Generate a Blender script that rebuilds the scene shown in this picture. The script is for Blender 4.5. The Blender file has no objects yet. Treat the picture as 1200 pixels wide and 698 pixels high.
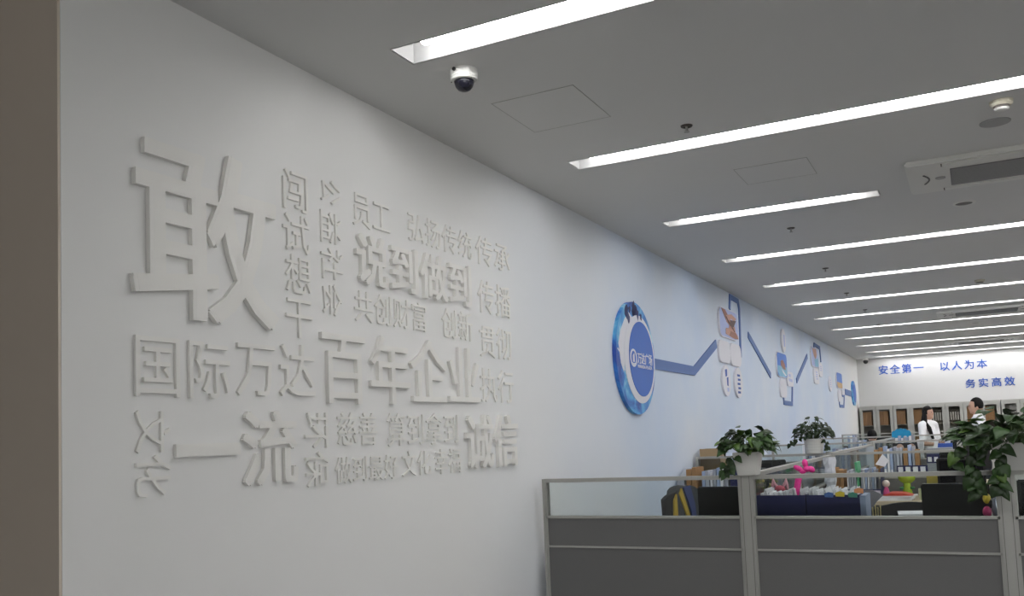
import bpy, bmesh, math, random
from mathutils import Vector, Matrix
R_ = random.Random(11)
S = bpy.context.scene
COL = S.collection
H = 2.934          # ceiling height
YB = 21.55         # back wall
# ------------------------------------------------------------------ camera
F_PX, YAW, PITCH, ROLL = 1060.2, 0.4641, 0.0727, -0.0408
CPOS = Vector((2.2971, 0.0, 1.4257)); PX, PY = 608.33, 438.76
_f0 = Vector((-math.sin(YAW), math.cos(YAW), 0)); _r0 = Vector((math.cos(YAW), math.sin(YAW), 0)); _u0 = Vector((0, 0, 1))
_F = _f0*math.cos(PITCH) + _u0*math.sin(PITCH); _U = -_f0*math.sin(PITCH) + _u0*math.cos(PITCH)
_R = _r0*math.cos(ROLL) + _U*math.sin(ROLL); _U = -_r0*math.sin(ROLL) + _U*math.cos(ROLL)
cd = bpy.data.cameras.new('camera'); cam = bpy.data.objects.new('camera', cd); COL.objects.link(cam)
cd.sensor_width = 36; cd.lens = F_PX*36/1200; cd.shift_x = (600-PX)/1200; cd.shift_y = (PY-349)/1200
cd.clip_start = .05; cd.clip_end = 200
cam.matrix_world = Matrix.Translation(CPOS) @ Matrix((_R, _U, -_F)).transposed().to_4x4()
S.camera = cam
# ------------------------------------------------------------------ world, exposure
w = bpy.data.worlds.new('world'); S.world = w; w.use_nodes = True
w.node_tree.nodes['Background'].inputs[0].default_value = (.8, .85, 1, 1)
w.node_tree.nodes['Background'].inputs[1].default_value = .3
S.view_settings.view_transform = 'Standard'; S.view_settings.look = 'None'
S.view_settings.gamma = 1; S.view_settings.use_curve_mapping = False
S.view_settings.exposure = 1.08
FILL = 1.9       # strength of the added fill panel behind the camera
TUBE = 15.5         # strength of the ceiling tubes
S.cycles.max_bounces = 10; S.cycles.diffuse_bounces = 6; S.cycles.transparent_max_bounces = 24
try: S.cycles.use_denoising = True
except Exception: pass

def on_plane(u, v, ax, val):
    d = _F + _R*((u-PX)/F_PX) - _U*((v-PY)/F_PX)
    return CPOS + d*((val-CPOS[ax])/d[ax])
def wl(u, v, x=0.0): p = on_plane(u, v, 0, x); return p.y, p.z      # point of the left wall
def xat(u, v, y): return on_plane(u, v, 1, y).x
def aty(u, v, y): p = on_plane(u, v, 1, y); return p.x, p.z         # point of a plane y = const

# ------------------------------------------------------------------ materials
MATS = {}
def mat(name, col, rough=.6, metal=0, var=0.0, scale=20, bump=0, emit=None, spec=.5, randv=0):
    if name in MATS: return MATS[name]
    m = bpy.data.materials.new(name); m.use_nodes = True; nt = m.node_tree; b = nt.nodes['Principled BSDF']
    b.inputs['Base Color'].default_value = (*col, 1); b.inputs['Roughness'].default_value = rough
    b.inputs['Metallic'].default_value = metal; b.inputs['Specular IOR Level'].default_value = spec
    tc = nt.nodes.new('ShaderNodeTexCoord')
    n = nt.nodes.new('ShaderNodeTexNoise'); n.inputs['Scale'].default_value = scale; n.inputs['Detail'].default_value = 4
    nt.links.new(tc.outputs['Object'], n.inputs['Vector'])
    if var or randv:
        hs = nt.nodes.new('ShaderNodeHueSaturation'); hs.inputs['Color'].default_value = (*col, 1)
        mr = nt.nodes.new('ShaderNodeMapRange'); mr.inputs[3].default_value = 1-var; mr.inputs[4].default_value = 1+var
        nt.links.new(n.outputs['Fac'], mr.inputs[0])
        if randv:
            oi = nt.nodes.new('ShaderNodeObjectInfo'); m2 = nt.nodes.new('ShaderNodeMapRange'); m2.inputs[3].default_value = 1-randv; m2.inputs[4].default_value = 1+randv
            nt.links.new(oi.outputs['Random'], m2.inputs[0]); mu = nt.nodes.new('ShaderNodeMath'); mu.operation = 'MULTIPLY'
            nt.links.new(mr.outputs[0], mu.inputs[0]); nt.links.new(m2.outputs[0], mu.inputs[1]); nt.links.new(mu.outputs[0], hs.inputs['Value'])
        else: nt.links.new(mr.outputs[0], hs.inputs['Value'])
        nt.links.new(hs.outputs[0], b.inputs['Base Color'])
    if bump:
        bp = nt.nodes.new('ShaderNodeBump'); bp.inputs['Strength'].default_value = bump; bp.inputs['Distance'].default_value = .002
        nt.links.new(n.outputs['Fac'], bp.inputs['Height']); nt.links.new(bp.outputs[0], b.inputs['Normal'])
    if emit: b.inputs['Emission Color'].default_value = (*emit[0], 1); b.inputs['Emission Strength'].default_value = emit[1]
    MATS[name] = m; return m
def glass_mat(name, tint, refl=.07):
    m = bpy.data.materials.new(name); m.use_nodes = True; nt = m.node_tree
    for n in list(nt.nodes): nt.nodes.remove(n)
    o = nt.nodes.new('ShaderNodeOutputMaterial'); t = nt.nodes.new('ShaderNodeBsdfTransparent'); g = nt.nodes.new('ShaderNodeBsdfGlossy')
    t.inputs[0].default_value = (*tint, 1); g.inputs['Roughness'].default_value = .03
    lw = nt.nodes.new('ShaderNodeLayerWeight'); lw.inputs[0].default_value = .35
    mr = nt.nodes.new('ShaderNodeMapRange'); mr.inputs[3].default_value = 0; mr.inputs[4].default_value = refl*8
    nt.links.new(lw.outputs['Fresnel'], mr.inputs[0])
    mx = nt.nodes.new('ShaderNodeMixShader'); nt.links.new(mr.outputs[0], mx.inputs[0]); nt.links.new(t.outputs[0], mx.inputs[1]); nt.links.new(g.outputs[0], mx.inputs[2])
    nt.links.new(mx.outputs[0], o.inputs[0]); MATS[name] = m; return m

M_white = mat('wall_paint', (.80, .80, .785), .75, var=.012, scale=3, bump=.03)
M_ceil = mat('ceiling_paint', (.68, .68, .67), .8, var=.012, scale=2)
M_beige = mat('beige_paint', (.68, .60, .51), .7, var=.02, scale=2)
M_letter = mat('letter_foam', (.82, .81, .775), .65, var=.01)
M_floor = mat('floor_tile', (.20, .195, .19), .35, var=.06, scale=2)
M_alu = mat('brushed_aluminium', (.38, .38, .355), .45, .2, var=.03, scale=60)
M_alu2 = mat('groove_shadow_metal', (.16, .16, .15), .5, .3)
M_fab = mat('grey_panel_fabric', (.15, .15, .147), .9, var=.10, scale=420, bump=.25)
M_glass = glass_mat('clear_glass', (.90, .925, .915))
M_glass2 = glass_mat('cabinet_glass', (.88, .87, .84), .05)
M_black = mat('black_plastic', (.012, .012, .013), .3, var=.05)
M_blackm = mat('black_matte', (.02, .02, .022), .7, var=.1)
M_screen = mat('dark_screen', (.008, .008, .010), .15)
M_wplastic = mat('white_plastic', (.72, .72, .69), .4)
M_desk = mat('maple_desk', (.60, .50, .36), .5, var=.08, scale=12)
M_dwhite = mat('desk_white', (.66, .66, .66), .5)
M_blue = mat('wall_blue', (.03, .10, .42), .5, var=.05)
M_line = mat('graphic_line_blue', (.09, .17, .42), .5, var=.08)
M_card = mat('card_white', (.74, .74, .80), .5)
M_navy = mat('navy_box', (.016, .018, .085), .55, var=.08)
M_kraft = mat('kraft_board', (.36, .20, .085), .75, var=.1, scale=15)
M_brown = mat('brown_box', (.26, .18, .10), .75, var=.1, scale=15)
M_paper = mat('white_paper', (.74, .75, .78), .7, randv=.08)
M_fgrey = mat('folder_grey', (.36, .38, .43), .5, var=.1, scale=50, randv=.3)
M_fblue = mat('folder_blue', (.30, .37, .52), .5, var=.1, scale=50, randv=.3)
M_cab = mat('cabinet_grey', (.40, .40, .37), .45, var=.03)
M_pink = mat('pink_balloon', (.85, .05, .33), .25)
M_pot = mat('pot_white', (.62, .62, .59), .45, var=.02)
M_soil = mat('soil', (.03, .02, .013), .9, var=.3, scale=80)
M_leaf = mat('leaf_green', (.020, .052, .010), .42, var=.25, scale=30, randv=.55)
M_leaf2 = mat('leaf_bright', (.075, .15, .02), .42, var=.2, scale=30, randv=.35)
M_stem = mat('stem_green', (.05, .09, .02), .5, var=.2)
M_skin = mat('skin', (.55, .33, .24), .5, var=.04)
M_hair = mat('black_hair', (.006, .005, .005), .6, var=.2, scale=80, spec=.2)
M_shirt = mat('white_shirt', (.86, .87, .90), .7, var=.04, scale=30)
M_dark = mat('dark_trousers', (.02, .022, .03), .8, var=.1)

# left wall paint: plain white by the characters, printed pale-blue sky further along
def wall_mat():
    m = bpy.data.materials.new('left_wall_finish'); m.use_nodes = True; nt = m.node_tree; b = nt.nodes['Principled BSDF']; b.inputs['Roughness'].default_value = .7
    tc = nt.nodes.new('ShaderNodeTexCoord'); sp = nt.nodes.new('ShaderNodeSeparateXYZ'); nt.links.new(tc.outputs['Object'], sp.inputs[0])
    n = nt.nodes.new('ShaderNodeTexNoise'); n.inputs['Scale'].default_value = .8; n.inputs['Detail'].default_value = 6; nt.links.new(tc.outputs['Object'], n.inputs['Vector'])
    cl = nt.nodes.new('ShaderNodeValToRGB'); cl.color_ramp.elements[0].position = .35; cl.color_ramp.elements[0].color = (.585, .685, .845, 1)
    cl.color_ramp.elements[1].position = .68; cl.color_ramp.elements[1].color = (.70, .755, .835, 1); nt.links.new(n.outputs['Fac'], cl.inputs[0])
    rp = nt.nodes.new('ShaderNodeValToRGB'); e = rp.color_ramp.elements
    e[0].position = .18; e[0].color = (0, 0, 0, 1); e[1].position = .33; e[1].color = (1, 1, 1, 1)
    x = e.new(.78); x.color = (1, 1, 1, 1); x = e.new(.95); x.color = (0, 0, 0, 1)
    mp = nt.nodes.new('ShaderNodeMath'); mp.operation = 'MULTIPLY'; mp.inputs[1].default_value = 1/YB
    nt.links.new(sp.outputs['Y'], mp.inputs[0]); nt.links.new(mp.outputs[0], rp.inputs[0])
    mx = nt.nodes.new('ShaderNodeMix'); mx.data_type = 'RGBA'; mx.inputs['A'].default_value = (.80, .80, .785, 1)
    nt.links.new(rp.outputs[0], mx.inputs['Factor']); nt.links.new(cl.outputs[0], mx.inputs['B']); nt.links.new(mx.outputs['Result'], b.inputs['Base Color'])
    return m
M_leftwall = wall_mat()

# ------------------------------------------------------------------ helpers
class MB:
    def __init__(s): s.b = bmesh.new()
    def box(s, x0, x1, y0, y1, z0, z1, mat4=None):
        vs = [s.b.verts.new(v) for v in [(x0,y0,z0),(x1,y0,z0),(x1,y1,z0),(x0,y1,z0),(x0,y0,z1),(x1,y0,z1),(x1,y1,z1),(x0,y1,z1)]]
        for f in [(0,3,2,1),(4,5,6,7),(0,1,5,4),(1,2,6,5),(2,3,7,6),(3,0,4,7)]: s.b.faces.new([vs[i] for i in f])
        if mat4 is not None: bmesh.ops.transform(s.b, matrix=mat4, verts=vs)
        return s
    def prism(s, pts, axis, a0, a1):      # 2-D outline extruded along an axis (0: pts are y,z ; 1: x,z ; 2: x,y)
        def mk(p, a): return {0: (a, p[0], p[1]), 1: (p[0], a, p[1]), 2: (p[0], p[1], a)}[axis]
        A = [s.b.verts.new(mk(p, a0)) for p in pts]; B = [s.b.verts.new(mk(p, a1)) for p in pts]; n = len(pts)
        s.b.faces.new(A); s.b.faces.new(B[::-1])
        for i in range(n): s.b.faces.new([A[i], B[i], B[(i+1) % n], A[(i+1) % n]][::-1])
        bmesh.ops.recalc_face_normals(s.b, faces=s.b.faces[:]); return s
    def lathe(s, prof, c=(0,0,0), n=20, axis=2):   # prof: (radius, height)
        rings = []
        for r, h in prof:
            ring = []
            for i in range(n):
                a = 2*math.pi*i/n; p = (r*math.cos(a), r*math.sin(a), h)
                if axis == 0: p = (h, p[0], p[1])
                if axis == 1: p = (p[0], h, p[1])
                ring.append(s.b.verts.new((c[0]+p[0], c[1]+p[1], c[2]+p[2])))
            rings.append(ring)
        for a, b in zip(rings, rings[1:]):
            for i in range(n): s.b.faces.new([a[i], a[(i+1) % n], b[(i+1) % n], b[i]])
        s.b.faces.new(rings[0][::-1]); s.b.faces.new(rings[-1]); bmesh.ops.recalc_face_normals(s.b, faces=s.b.faces[:]); return s
    def tube(s, pts, r, n=6):
        pts = [Vector(p) for p in pts]; rs = r if isinstance(r, (list, tuple)) else [r]*len(pts); rings = []
        for i, p in enumerate(pts):
            d = (pts[min(i+1, len(pts)-1)]-pts[max(i-1, 0)]).normalized(); q = d.to_track_quat('Z', 'Y')
            rings.append([s.b.verts.new(p+q @ Vector((rs[i]*math.cos(2*math.pi*k/n), rs[i]*math.sin(2*math.pi*k/n), 0))) for k in range(n)])
        for a, b in zip(rings, rings[1:]):
            for i in range(n): s.b.faces.new([a[i], a[(i+1) % n], b[(i+1) % n], b[i]])
        s.b.faces.new(rings[0][::-1]); s.b.faces.new(rings[-1]); bmesh.ops.recalc_face_normals(s.b, faces=s.b.faces[:]); return s
    def ball(s, c, r, sc=(1,1,1), u=14, v=10, rot=None):
        m = Matrix.Translation(c) @ (rot.to_4x4() if rot else Matrix()) @ Matrix.Diagonal((r*sc[0], r*sc[1], r*sc[2], 1))
        bmesh.ops.create_uvsphere(s.b, u_segments=u, v_segments=v, radius=1, matrix=m); return s
    def mesh(s, name, m, smooth=False, bevel=0):
        if bevel: bmesh.ops.bevel(s.b, geom=s.b.edges[:], offset=bevel, segments=2, affect='EDGES', clamp_overlap=True)
        me = bpy.data.meshes.new(name); s.b.to_mesh(me); s.b.free()
        for q in (m if isinstance(m, list) else [m]): me.materials.append(q)
        if smooth: me.polygons.foreach_set('use_smooth', [True]*len(me.polygons))
        return me
    def obj(s, name, m, parent=None, smooth=False, bevel=0, **k): return put(name, s.mesh(name, m, smooth, bevel), parent, **k)
def put(name, me, parent=None, loc=None, rot=None, sc=None, **k):
    o = bpy.data.objects.new(name, me); COL.objects.link(o)
    if parent: o.parent = parent
    if loc is not None: o.location = loc
    if rot is not None: o.rotation_euler = rot
    if sc is not None: o.scale = sc
    return tag(o, **k)
def tag(o, label=None, cat=None, group=None, kind=None):
    if label: o['label'] = label
    if cat: o['category'] = cat
    if group: o['group'] = group
    if kind: o['kind'] = kind
    return o
def thing(name, loc, label, cat, group=None, rz=0):
    o = bpy.data.objects.new(name, None); COL.objects.link(o); o.location = loc; o.rotation_euler = (0, 0, rz); o.empty_display_size = .1
    return tag(o, label, cat, group)
def dup(o, parent=None):
    c = o.copy(); COL.objects.link(c)
    if parent is not None: c.parent = parent
    for ch in list(o.children): dup(ch, c)
    return c
def ordinal(i): return ['first','second','third','fourth','fifth','sixth','seventh','eighth','ninth','tenth','eleventh','twelfth','thirteenth'][i]

# ------------------------------------------------------------------ the room
MB().box(-3.2, 9.2, -4.2, YB+.2, -.1, 0).obj('floor', M_floor, kind='structure')
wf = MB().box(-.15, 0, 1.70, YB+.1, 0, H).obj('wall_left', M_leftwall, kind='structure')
MB().box(-3.1, 0, 1.690, 1.6985, 0, H).obj('wall_near', M_beige, kind='structure')
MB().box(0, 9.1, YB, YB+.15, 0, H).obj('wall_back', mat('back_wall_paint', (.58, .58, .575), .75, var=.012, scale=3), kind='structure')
MB().box(9, 9.15, -4.1, YB, 0, H).obj('wall_right', M_white, kind='structure')
b = MB(); b.box(-3.1, 3.6, -4.15, -4, 0, H); b.box(8.8, 9, -4.15, -4, 0, H); b.box(3.6, 8.8, -4.15, -4, 0, .1); b.box(3.6, 8.8, -4.15, -4, 2.1, H); b.obj('wall_behind', M_white, kind='structure')
wn = MB().box(3.6, 8.8, -4.12, -4.1, .1, 2.1).obj('fill_panel_1', mat('fill_panel_glow', (.8, .85, .9), .4, emit=((.95, .95, .95), FILL)), kind='structure')   # glowing panel added out of view to brighten the near end
for k in range(5): MB().box(3.6+k*1.28, 3.68+k*1.28, -4.10, -4.0, .1, 2.1).obj('fill_panel_bar', M_alu, wn)  # bars across the added glowing panel
MB().box(-3.15, -3, -4, 1.69, 0, H).obj('wall_far_left', M_beige, kind='structure')

# ceiling with the slots of the strip lights cut out of it
LA, LW, LY0, LD = .396, .168, 2.80, 1.6817
lights = []
for n in range(12):
    y = LY0+n*LD - (.18 if n == 11 else 0)
    lights.append((y, [(LA, 1.845), (2.95, 7.8)] if n == 2 else [(LA, 7.8)]))
cb = MB(); T = .16; yprev = -4.15
for y, segs in lights:
    cb.box(-3.15, 9.15, yprev, y, H, H+T)
    xs = -3.15
    for a, b in segs: cb.box(xs, a, y, y+LW, H, H+T); xs = b
    cb.box(xs, 9.15, y, y+LW, H, H+T); yprev = y+LW
cb.box(-3.15, 9.15, yprev, YB+.15, H, H+T)
cb.obj('ceiling', M_ceil, kind='structure')
M_tubes = [mat('tube_glow_front', (.9, .9, .95), .5, emit=((.98, .97, .97), TUBE)), mat('tube_glow', (.9, .9, .95), .5, emit=((.98, .97, .97), TUBE*.95))]   # three front fittings set brighter to even out the light along the room
M_house = mat('light_housing', (.36, .36, .355), .5)
for n, (y, segs) in enumerate(lights):
    for j, (a, b) in enumerate(segs):
        nm = ['nearest to the camera, over the dome camera', 'second from the front'][n] if n < 2 else f'{ordinal(n)} from the front'
        if n == 11: nm = 'last one before the back wall'
        if n == 2: nm += ', left of the air conditioner' if j == 0 else ', right of the air conditioner'
        t = thing('ceiling_light', (a, y, H), f'recessed white strip light in the ceiling, {nm}', 'light', 'strip lights across the ceiling')
        L = b-a; hb = MB(); e = .004
        D_ = .085; hb.box(e, L-e, e, LW-e, D_, D_+.01); hb.box(e, L-e, e, .008, 0, D_); hb.box(e, L-e, LW-.008, LW-e, 0, D_); hb.box(e, .008, .008, LW-.008, 0, D_); hb.box(L-.008, L-e, .008, LW-.008, 0, D_)
        hb.obj('housing', M_house, t)
        x = .12
        while x < L-.3:
            x1 = min(x+1.2, L-.06)
            MB().tube([(x, .050, .027), (x+.012, .050, .027), (x1-.02, .050, .027), (x1-.008, .050, .027)], [.016, .022, .022, .016], 8).obj('tube', M_tubes[0 if n < 3 else 1], t, smooth=True)
            x = x1+.01
# ------------------------------------------------------------------ raised characters on the left wall
GC = {}
def glyph_mesh(ch, off=0.0, ext=.5):
    k = (ch, off)
    if k not in GC:
        c = bpy.data.curves.new('t', 'FONT'); c.body = ch; c.extrude = ext; c.resolution_u = 2
        o = bpy.data.objects.new('t', c); COL.objects.link(o)
        dg = bpy.context.evaluated_depsgraph_get(); m = bpy.data.meshes.new_from_object(o.evaluated_get(dg))
        V0 = [v.co.copy() for v in m.vertices]; F0 = [list(p.vertices) for p in m.polygons]; V, Fc = [], []
        for dx, dy in ([(0, 0)] if not off else [(-off, -off*.6), (off*.9, -off*.5), (-off*.92, off*.6), (off, off*.54)]):    # heavier strokes
            n0 = len(V); V += [v+Vector((dx, dy, n0/len(V0)*.014)) for v in V0]; Fc += [[i+n0 for i in f] for f in F0]
        GC[k] = (V, Fc)
        bpy.data.objects.remove(o); bpy.data.curves.remove(c); bpy.data.meshes.remove(m)
    return GC[k]
def glyph(name, ch, fn, m, off=0.0, parent=None, **k):
    vs, fs = glyph_mesh(ch, off); me = bpy.data.meshes.new(name)
    me.from_pydata([fn(v) for v in vs], [], fs)
    me.materials.append(m); me.validate()
    bm = bmesh.new(); bm.from_mesh(me); bmesh.ops.remove_doubles(bm, verts=bm.verts, dist=1e-5); bmesh.ops.recalc_face_normals(bm, faces=bm.faces); bm.to_mesh(me); bm.free()
    xs = [v.co for v in me.vertices]
    if parent is None:
        c = sum(xs, Vector())/len(xs)
        for v in me.vertices: v.co -= c
        return put(name, me, None, loc=c, **k)
    return put(name, me, parent, **k)
PIN = dict(zip('敢国际万达百年企业一流员工弘扬传统承播贯彻执行说到做共创财富新慈善算拿最好文化幸福诚信闯试想干公益社会环保安全第以人为本务实高效', 'gan guo ji wan da bai nian qi ye yi liu yuan gong hong yang chuan tong cheng bo guan che zhi xing shuo dao zuo gong chuang cai fu xin ci shan suan na zui hao wen hua xing fu cheng xin chuang shi xiang gan gong yi she hui huan bao an quan di yi ren wei ben wu shi gao xiao'.split()))
def wall_glyph(ch, y0, y1, z0, z1, dep, rot, fit, off, label, group):
    vs, _ = glyph_mesh(ch, off)
    ax0, ax1, ay0, ay1 = min(v.x for v in vs), max(v.x for v in vs), min(v.y for v in vs), max(v.y for v in vs)
    if not fit: ax0, ax1, ay0, ay1 = .03, .97, -.08, .86
    zm = max(v.z for v in vs)
    def fn(v):
        s, t = (v.x-ax0)/(ax1-ax0), (v.y-ay0)/(ay1-ay0)
        if rot: s, t = t, 1-s
        return (.0008+dep*(v.z+zm)/(2*zm), y0+s*(y1-y0), z0+t*(z1-z0))
    glyph('wall_character', ch, fn, M_letter, off, label=label, cat='letter', group=group)
# words: (characters, left u, right u, (u, v) on the top edge, (u, v) on the bottom edge, depth, rotated, stroke offset, description)
WORDS = [
 ('敢', 150, 320, (168,150), (318,388), .020, 0, .011, 'largest of all at the upper left'),
 ('国际', 149.8, 270, (151.4,386.5), (153,464), .011, 0, 0, 'wide thin row left of the row 百年企业'),
 ('万达', 272.6, 369, (352.3,403), (360,466), .011, 0, 0, 'wide thin row left of the row 百年企业'),
 ('百', 373.7, 425, (374,389), (384.7,472.5), .018, 0, .007, 'large raised row 百年企业'),
 ('年', 431, 476.8, (443,393.7), (457,473.4), .018, 0, .007, 'large raised row 百年企业'),
 ('企', 477.7, 521, (500,399), (500,471), .018, 0, .007, 'large raised row 百年企业'),
 ('业', 522.8, 558.8, (534.5,407), (540,471), .018, 0, .007, 'large raised row 百年企业'),
 ('一', 203, 279, (205.8,520.5), (205.8,535.7), .013, 0, 0, 'bold pair 一流 in the bottom row'),
 ('流', 281, 345.7, (290,481), (290,570), .015, 0, .018, 'bold pair 一流 in the bottom row'),
 ('员工', 410, 456.5, (412.6,221.5), (410,262), .008, 0, 0, 'small word 员工 in the top row'),
 ('弘扬传统', 475.4, 551.5, (476.5,246), (477.5,281), .008, 0, 0, 'small phrase 弘扬传统 in the top row'),
 ('传承', 556, 596.5, (559.4,275), (595,320), .008, 0, 0, 'small word 传承 at the top right'),
 ('传播', 558.4, 597.5, (562.7,327), (594.5,373), .008, 0, 0, 'small word 传播 under 传承'),
 ('贯彻', 560, 599, (562.3,379), (596.7,422), .008, 0, 0, 'small word 贯彻 under 传播'),
 ('执行', 561, 601.5, (565.5,430.5), (596.7,472), .008, 0, 0, 'small word 执行 under 贯彻'),
 ('说到做到', 412.6, 550, (416,271.5), (545.4,360), .020, 0, .022, 'bold raised phrase 说到做到 near the top'),
 ('共创财富', 413, 499.5, (419,339), (497.8,389), .008, 0, 0, 'small phrase 共创财富 below 说到做到'),
 ('创新', 516, 553, (520.4,360), (550.5,400), .008, 0, 0, 'small word 创新 right of 共创财富'),
 ('慈善', 392.3, 442, (399,482.5), (396,522.5), .008, 0, 0, 'small word 慈善 in the bottom rows'),
 ('算到拿到', 451.2, 537.5, (455,483.5), (454,523), .008, 0, 0, 'small phrase 算到拿到 right of 慈善'),
 ('做到最好', 391, 466, (397,535), (394.6,567), .008, 0, 0, 'small phrase 做到最好 in the lowest row'),
 ('文化', 469.2, 504.5, (476.7,528), (470.7,558.5), .008, 0, 0, 'small upright word 文化 in the lowest row'),
 ('幸福', 507.5, 539.5, (526,524.7), (538,553), .008, 0, 0, 'small word 幸福 in the lowest row'),
 ('诚信', 542.4, 605, (548,485), (555.5,548.5), .020, 0, .022, 'bold raised word 诚信 at the lower right'),
]
for chars, uL, uR, pt, pb, dep, rot, off, desc in WORDS:
    zt = wl(*pt)[1]; zb = wl(*pb)[1]; vm = (pt[1]+pb[1])/2
    y0, y1 = wl(uL, vm)[0], wl(uR, vm)[0]; n = len(chars); wdt = (y1-y0)/n
    for i, ch in enumerate(chars):
        pos = '' if n == 1 else (['left', 'right'][i] + ' one of ' if n == 2 else ordinal(i) + ' of ')
        if n == 1: lab = f'raised white character {ch} ({PIN[ch]}), {desc}' if ch == '敢' else f'raised white character {ch} ({PIN[ch]}) of the {desc}'
        elif ch in '万达': lab = f'raised white character {ch} ({PIN[ch]}), {"third" if ch == "万" else "fourth"} of the {desc}'
        else: lab = f'raised white character {ch} ({PIN[ch]}), {pos}the {desc}'
        wall_glyph(ch, y0+i*wdt+(0 if n == 1 else .04*wdt), y0+(i+1)*wdt-(0 if n == 1 else .04*wdt), zb, zt, dep, False, n == 1, off, lab, 'raised white characters on the left wall')
SINGLE = [ # (char, uL, uR, vTop, vBottom measured at the cell's middle, rotated, description)
 ('闯', 330.2, 358.6, 201, 247.5, 0, 'upright column 闯试想干, topmost'), ('试', 330, 361, 252, 296, 0, 'upright column 闯试想干, second from the top'),
 ('想', 333, 363, 299.5, 344, 0, 'upright column 闯试想干, third from the top'), ('干', 333.7, 364.7, 351, 396, 0, 'upright column 闯试想干, lowest'),
 ('公', 374.4, 397, 212, 239, 1, 'sideways column 公益社会, topmost'), ('益', 374.4, 397.5, 249, 286, 1, 'sideways column 公益社会, second from the top'),
 ('社', 375, 400, 291, 328, 1, 'sideways column 公益社会, third from the top'), ('会', 376.7, 399, 333, 370, 1, 'sideways column 公益社会, lowest'),
 ('文', 156.7, 197, 481, 530.5, 1, 'sideways pair 文化 at the lower left, upper one'), ('化', 157.2, 198.4, 533, 582, 1, 'sideways pair 文化 at the lower left, lower one'),
 ('环', 355.2, 382, 483, 525, 1, 'sideways pair 环保 right of 一流, upper one'), ('保', 356.8, 383.6, 529, 570, 1, 'sideways pair 环保 right of 一流, lower one')]
for ch, uL, uR, vT, vB, rot, desc in SINGLE:
    um, vm = (uL+uR)/2, (vT+vB)/2
    wall_glyph(ch, wl(uL, vm)[0], wl(uR, vm)[0], wl(um, vB)[1], wl(um, vT)[1], .009, bool(rot), True, 0, f'raised white character {ch} ({PIN[ch]}) of the {desc}', 'raised white characters on the left wall')

# ------------------------------------------------------------------ blue slogan on the back wall
def back_word(chars, uL, uR, vT, vB, desc):
    um, vm = (uL+uR)/2, 0; x0, x1 = aty(uL, vT, YB)[0], aty(uR, vB, YB)[0]; zt, zb = aty(uL, vT, YB)[1], aty(uL, vB, YB)[1]
    n = len(chars); cs = (zt-zb); step = (x1-x0-cs)/(n-1)
    for i, ch in enumerate(chars):
        fn = lambda v, i=i: (x0+i*step+(v.x-.03)/.94*cs, YB-.001-.012*(v.z+.5), zb+(v.y+.08)/.94*cs)
        glyph('slogan_character', ch, fn, M_blue, .012, label=f'blue character {ch} ({PIN[ch]}) on the back wall, {ordinal(i)} of {desc}', cat='letter', group='blue slogan characters on the back wall')
back_word('安全第一', 1029, 1083, 428.3, 439, 'the upper left phrase 安全第一')
back_word('以人为本', 1100.5, 1157.5, 423.8, 434.5, 'the upper right phrase 以人为本')
back_word('务实高效', 1131, 1190, 444, 454.5, 'the lower phrase 务实高效')

# ------------------------------------------------------------------ graphics on the left wall
def rr(y0, y1, z0, z1, r, n=4):
    p = []
    for cy, cz, a in ((y1-r, z1-r, 0), (y0+r, z1-r, 90), (y0+r, z0+r, 180), (y1-r, z0+r, 270)):
        for k in range(n+1): t = math.radians(a+90*k/n); p.append((cy+r*math.cos(t), cz+r*math.sin(t)))
    return p
def ell(cy, cz, ry, rz, n=40): return [(cy+ry*math.cos(2*math.pi*k/n), cz+rz*math.sin(2*math.pi*k/n)) for k in range(n)]
def wrect(uL, uR, vT, vB):
    um, vm = (uL+uR)/2, (vT+vB)/2
    return wl(uL, vm)[0], wl(uR, vm)[0], wl(um, vB)[1], wl(um, vT)[1]
def strip(pts, wd):
    L = []; Rr = []
    for i, p in enumerate(pts):
        p = Vector(p); a = Vector(pts[max(i-1, 0)]); b = Vector(pts[min(i+1, len(pts)-1)])
        if 0 < i < len(pts)-1:
            d1 = (p-a).normalized(); d2 = (b-p).normalized(); t = (d1+d2).normalized(); k = 1/max(.4, t.dot(d1))
        else: t = (b-a).normalized(); k = 1
        nrm = Vector((-t.y, t.x))*wd/2*k; L.append(tuple(p+nrm)); Rr.append(tuple(p-nrm))
    return L+Rr[::-1]
def line_thing(name, uv, wd, label, dep=.012):
    MB().prism(strip([wl(*q) for q in uv], wd), 0, .001, dep).obj(name, M_line, label=label, cat='wall graphic')
def wave_mat():
    m = bpy.data.materials.new('ocean_print'); m.use_nodes = True; nt = m.node_tree; b = nt.nodes['Principled BSDF']; b.inputs['Roughness'].default_value = .4
    tc = nt.nodes.new('ShaderNodeTexCoord'); n = nt.nodes.new('ShaderNodeTexNoise'); n.inputs['Scale'].default_value = 3.2; n.inputs['Detail'].default_value = 3; n.inputs['Distortion'].default_value = 1.6
    r = nt.nodes.new('ShaderNodeValToRGB'); e = r.color_ramp.elements; e[0].position = .36; e[0].color = (.02, .08, .40, 1); e[1].position = .70; e[1].color = (.45, .75, .88, 1)
    x = e.new(.47); x.color = (.035, .20, .62, 1); x = e.new(.58); x.color = (.10, .42, .74, 1)
    nt.links.new(tc.outputs['Object'], n.inputs['Vector']); nt.links.new(n.outputs['Fac'], r.inputs[0]); nt.links.new(r.outputs[0], b.inputs['Base Color']); return m
M_ocean = wave_mat()
M_disc = mat('disc_blue', (.045, .15, .56), .45, var=.06, scale=4)
M_ink = mat('dark_ink', (.02, .03, .14), .5)
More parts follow.
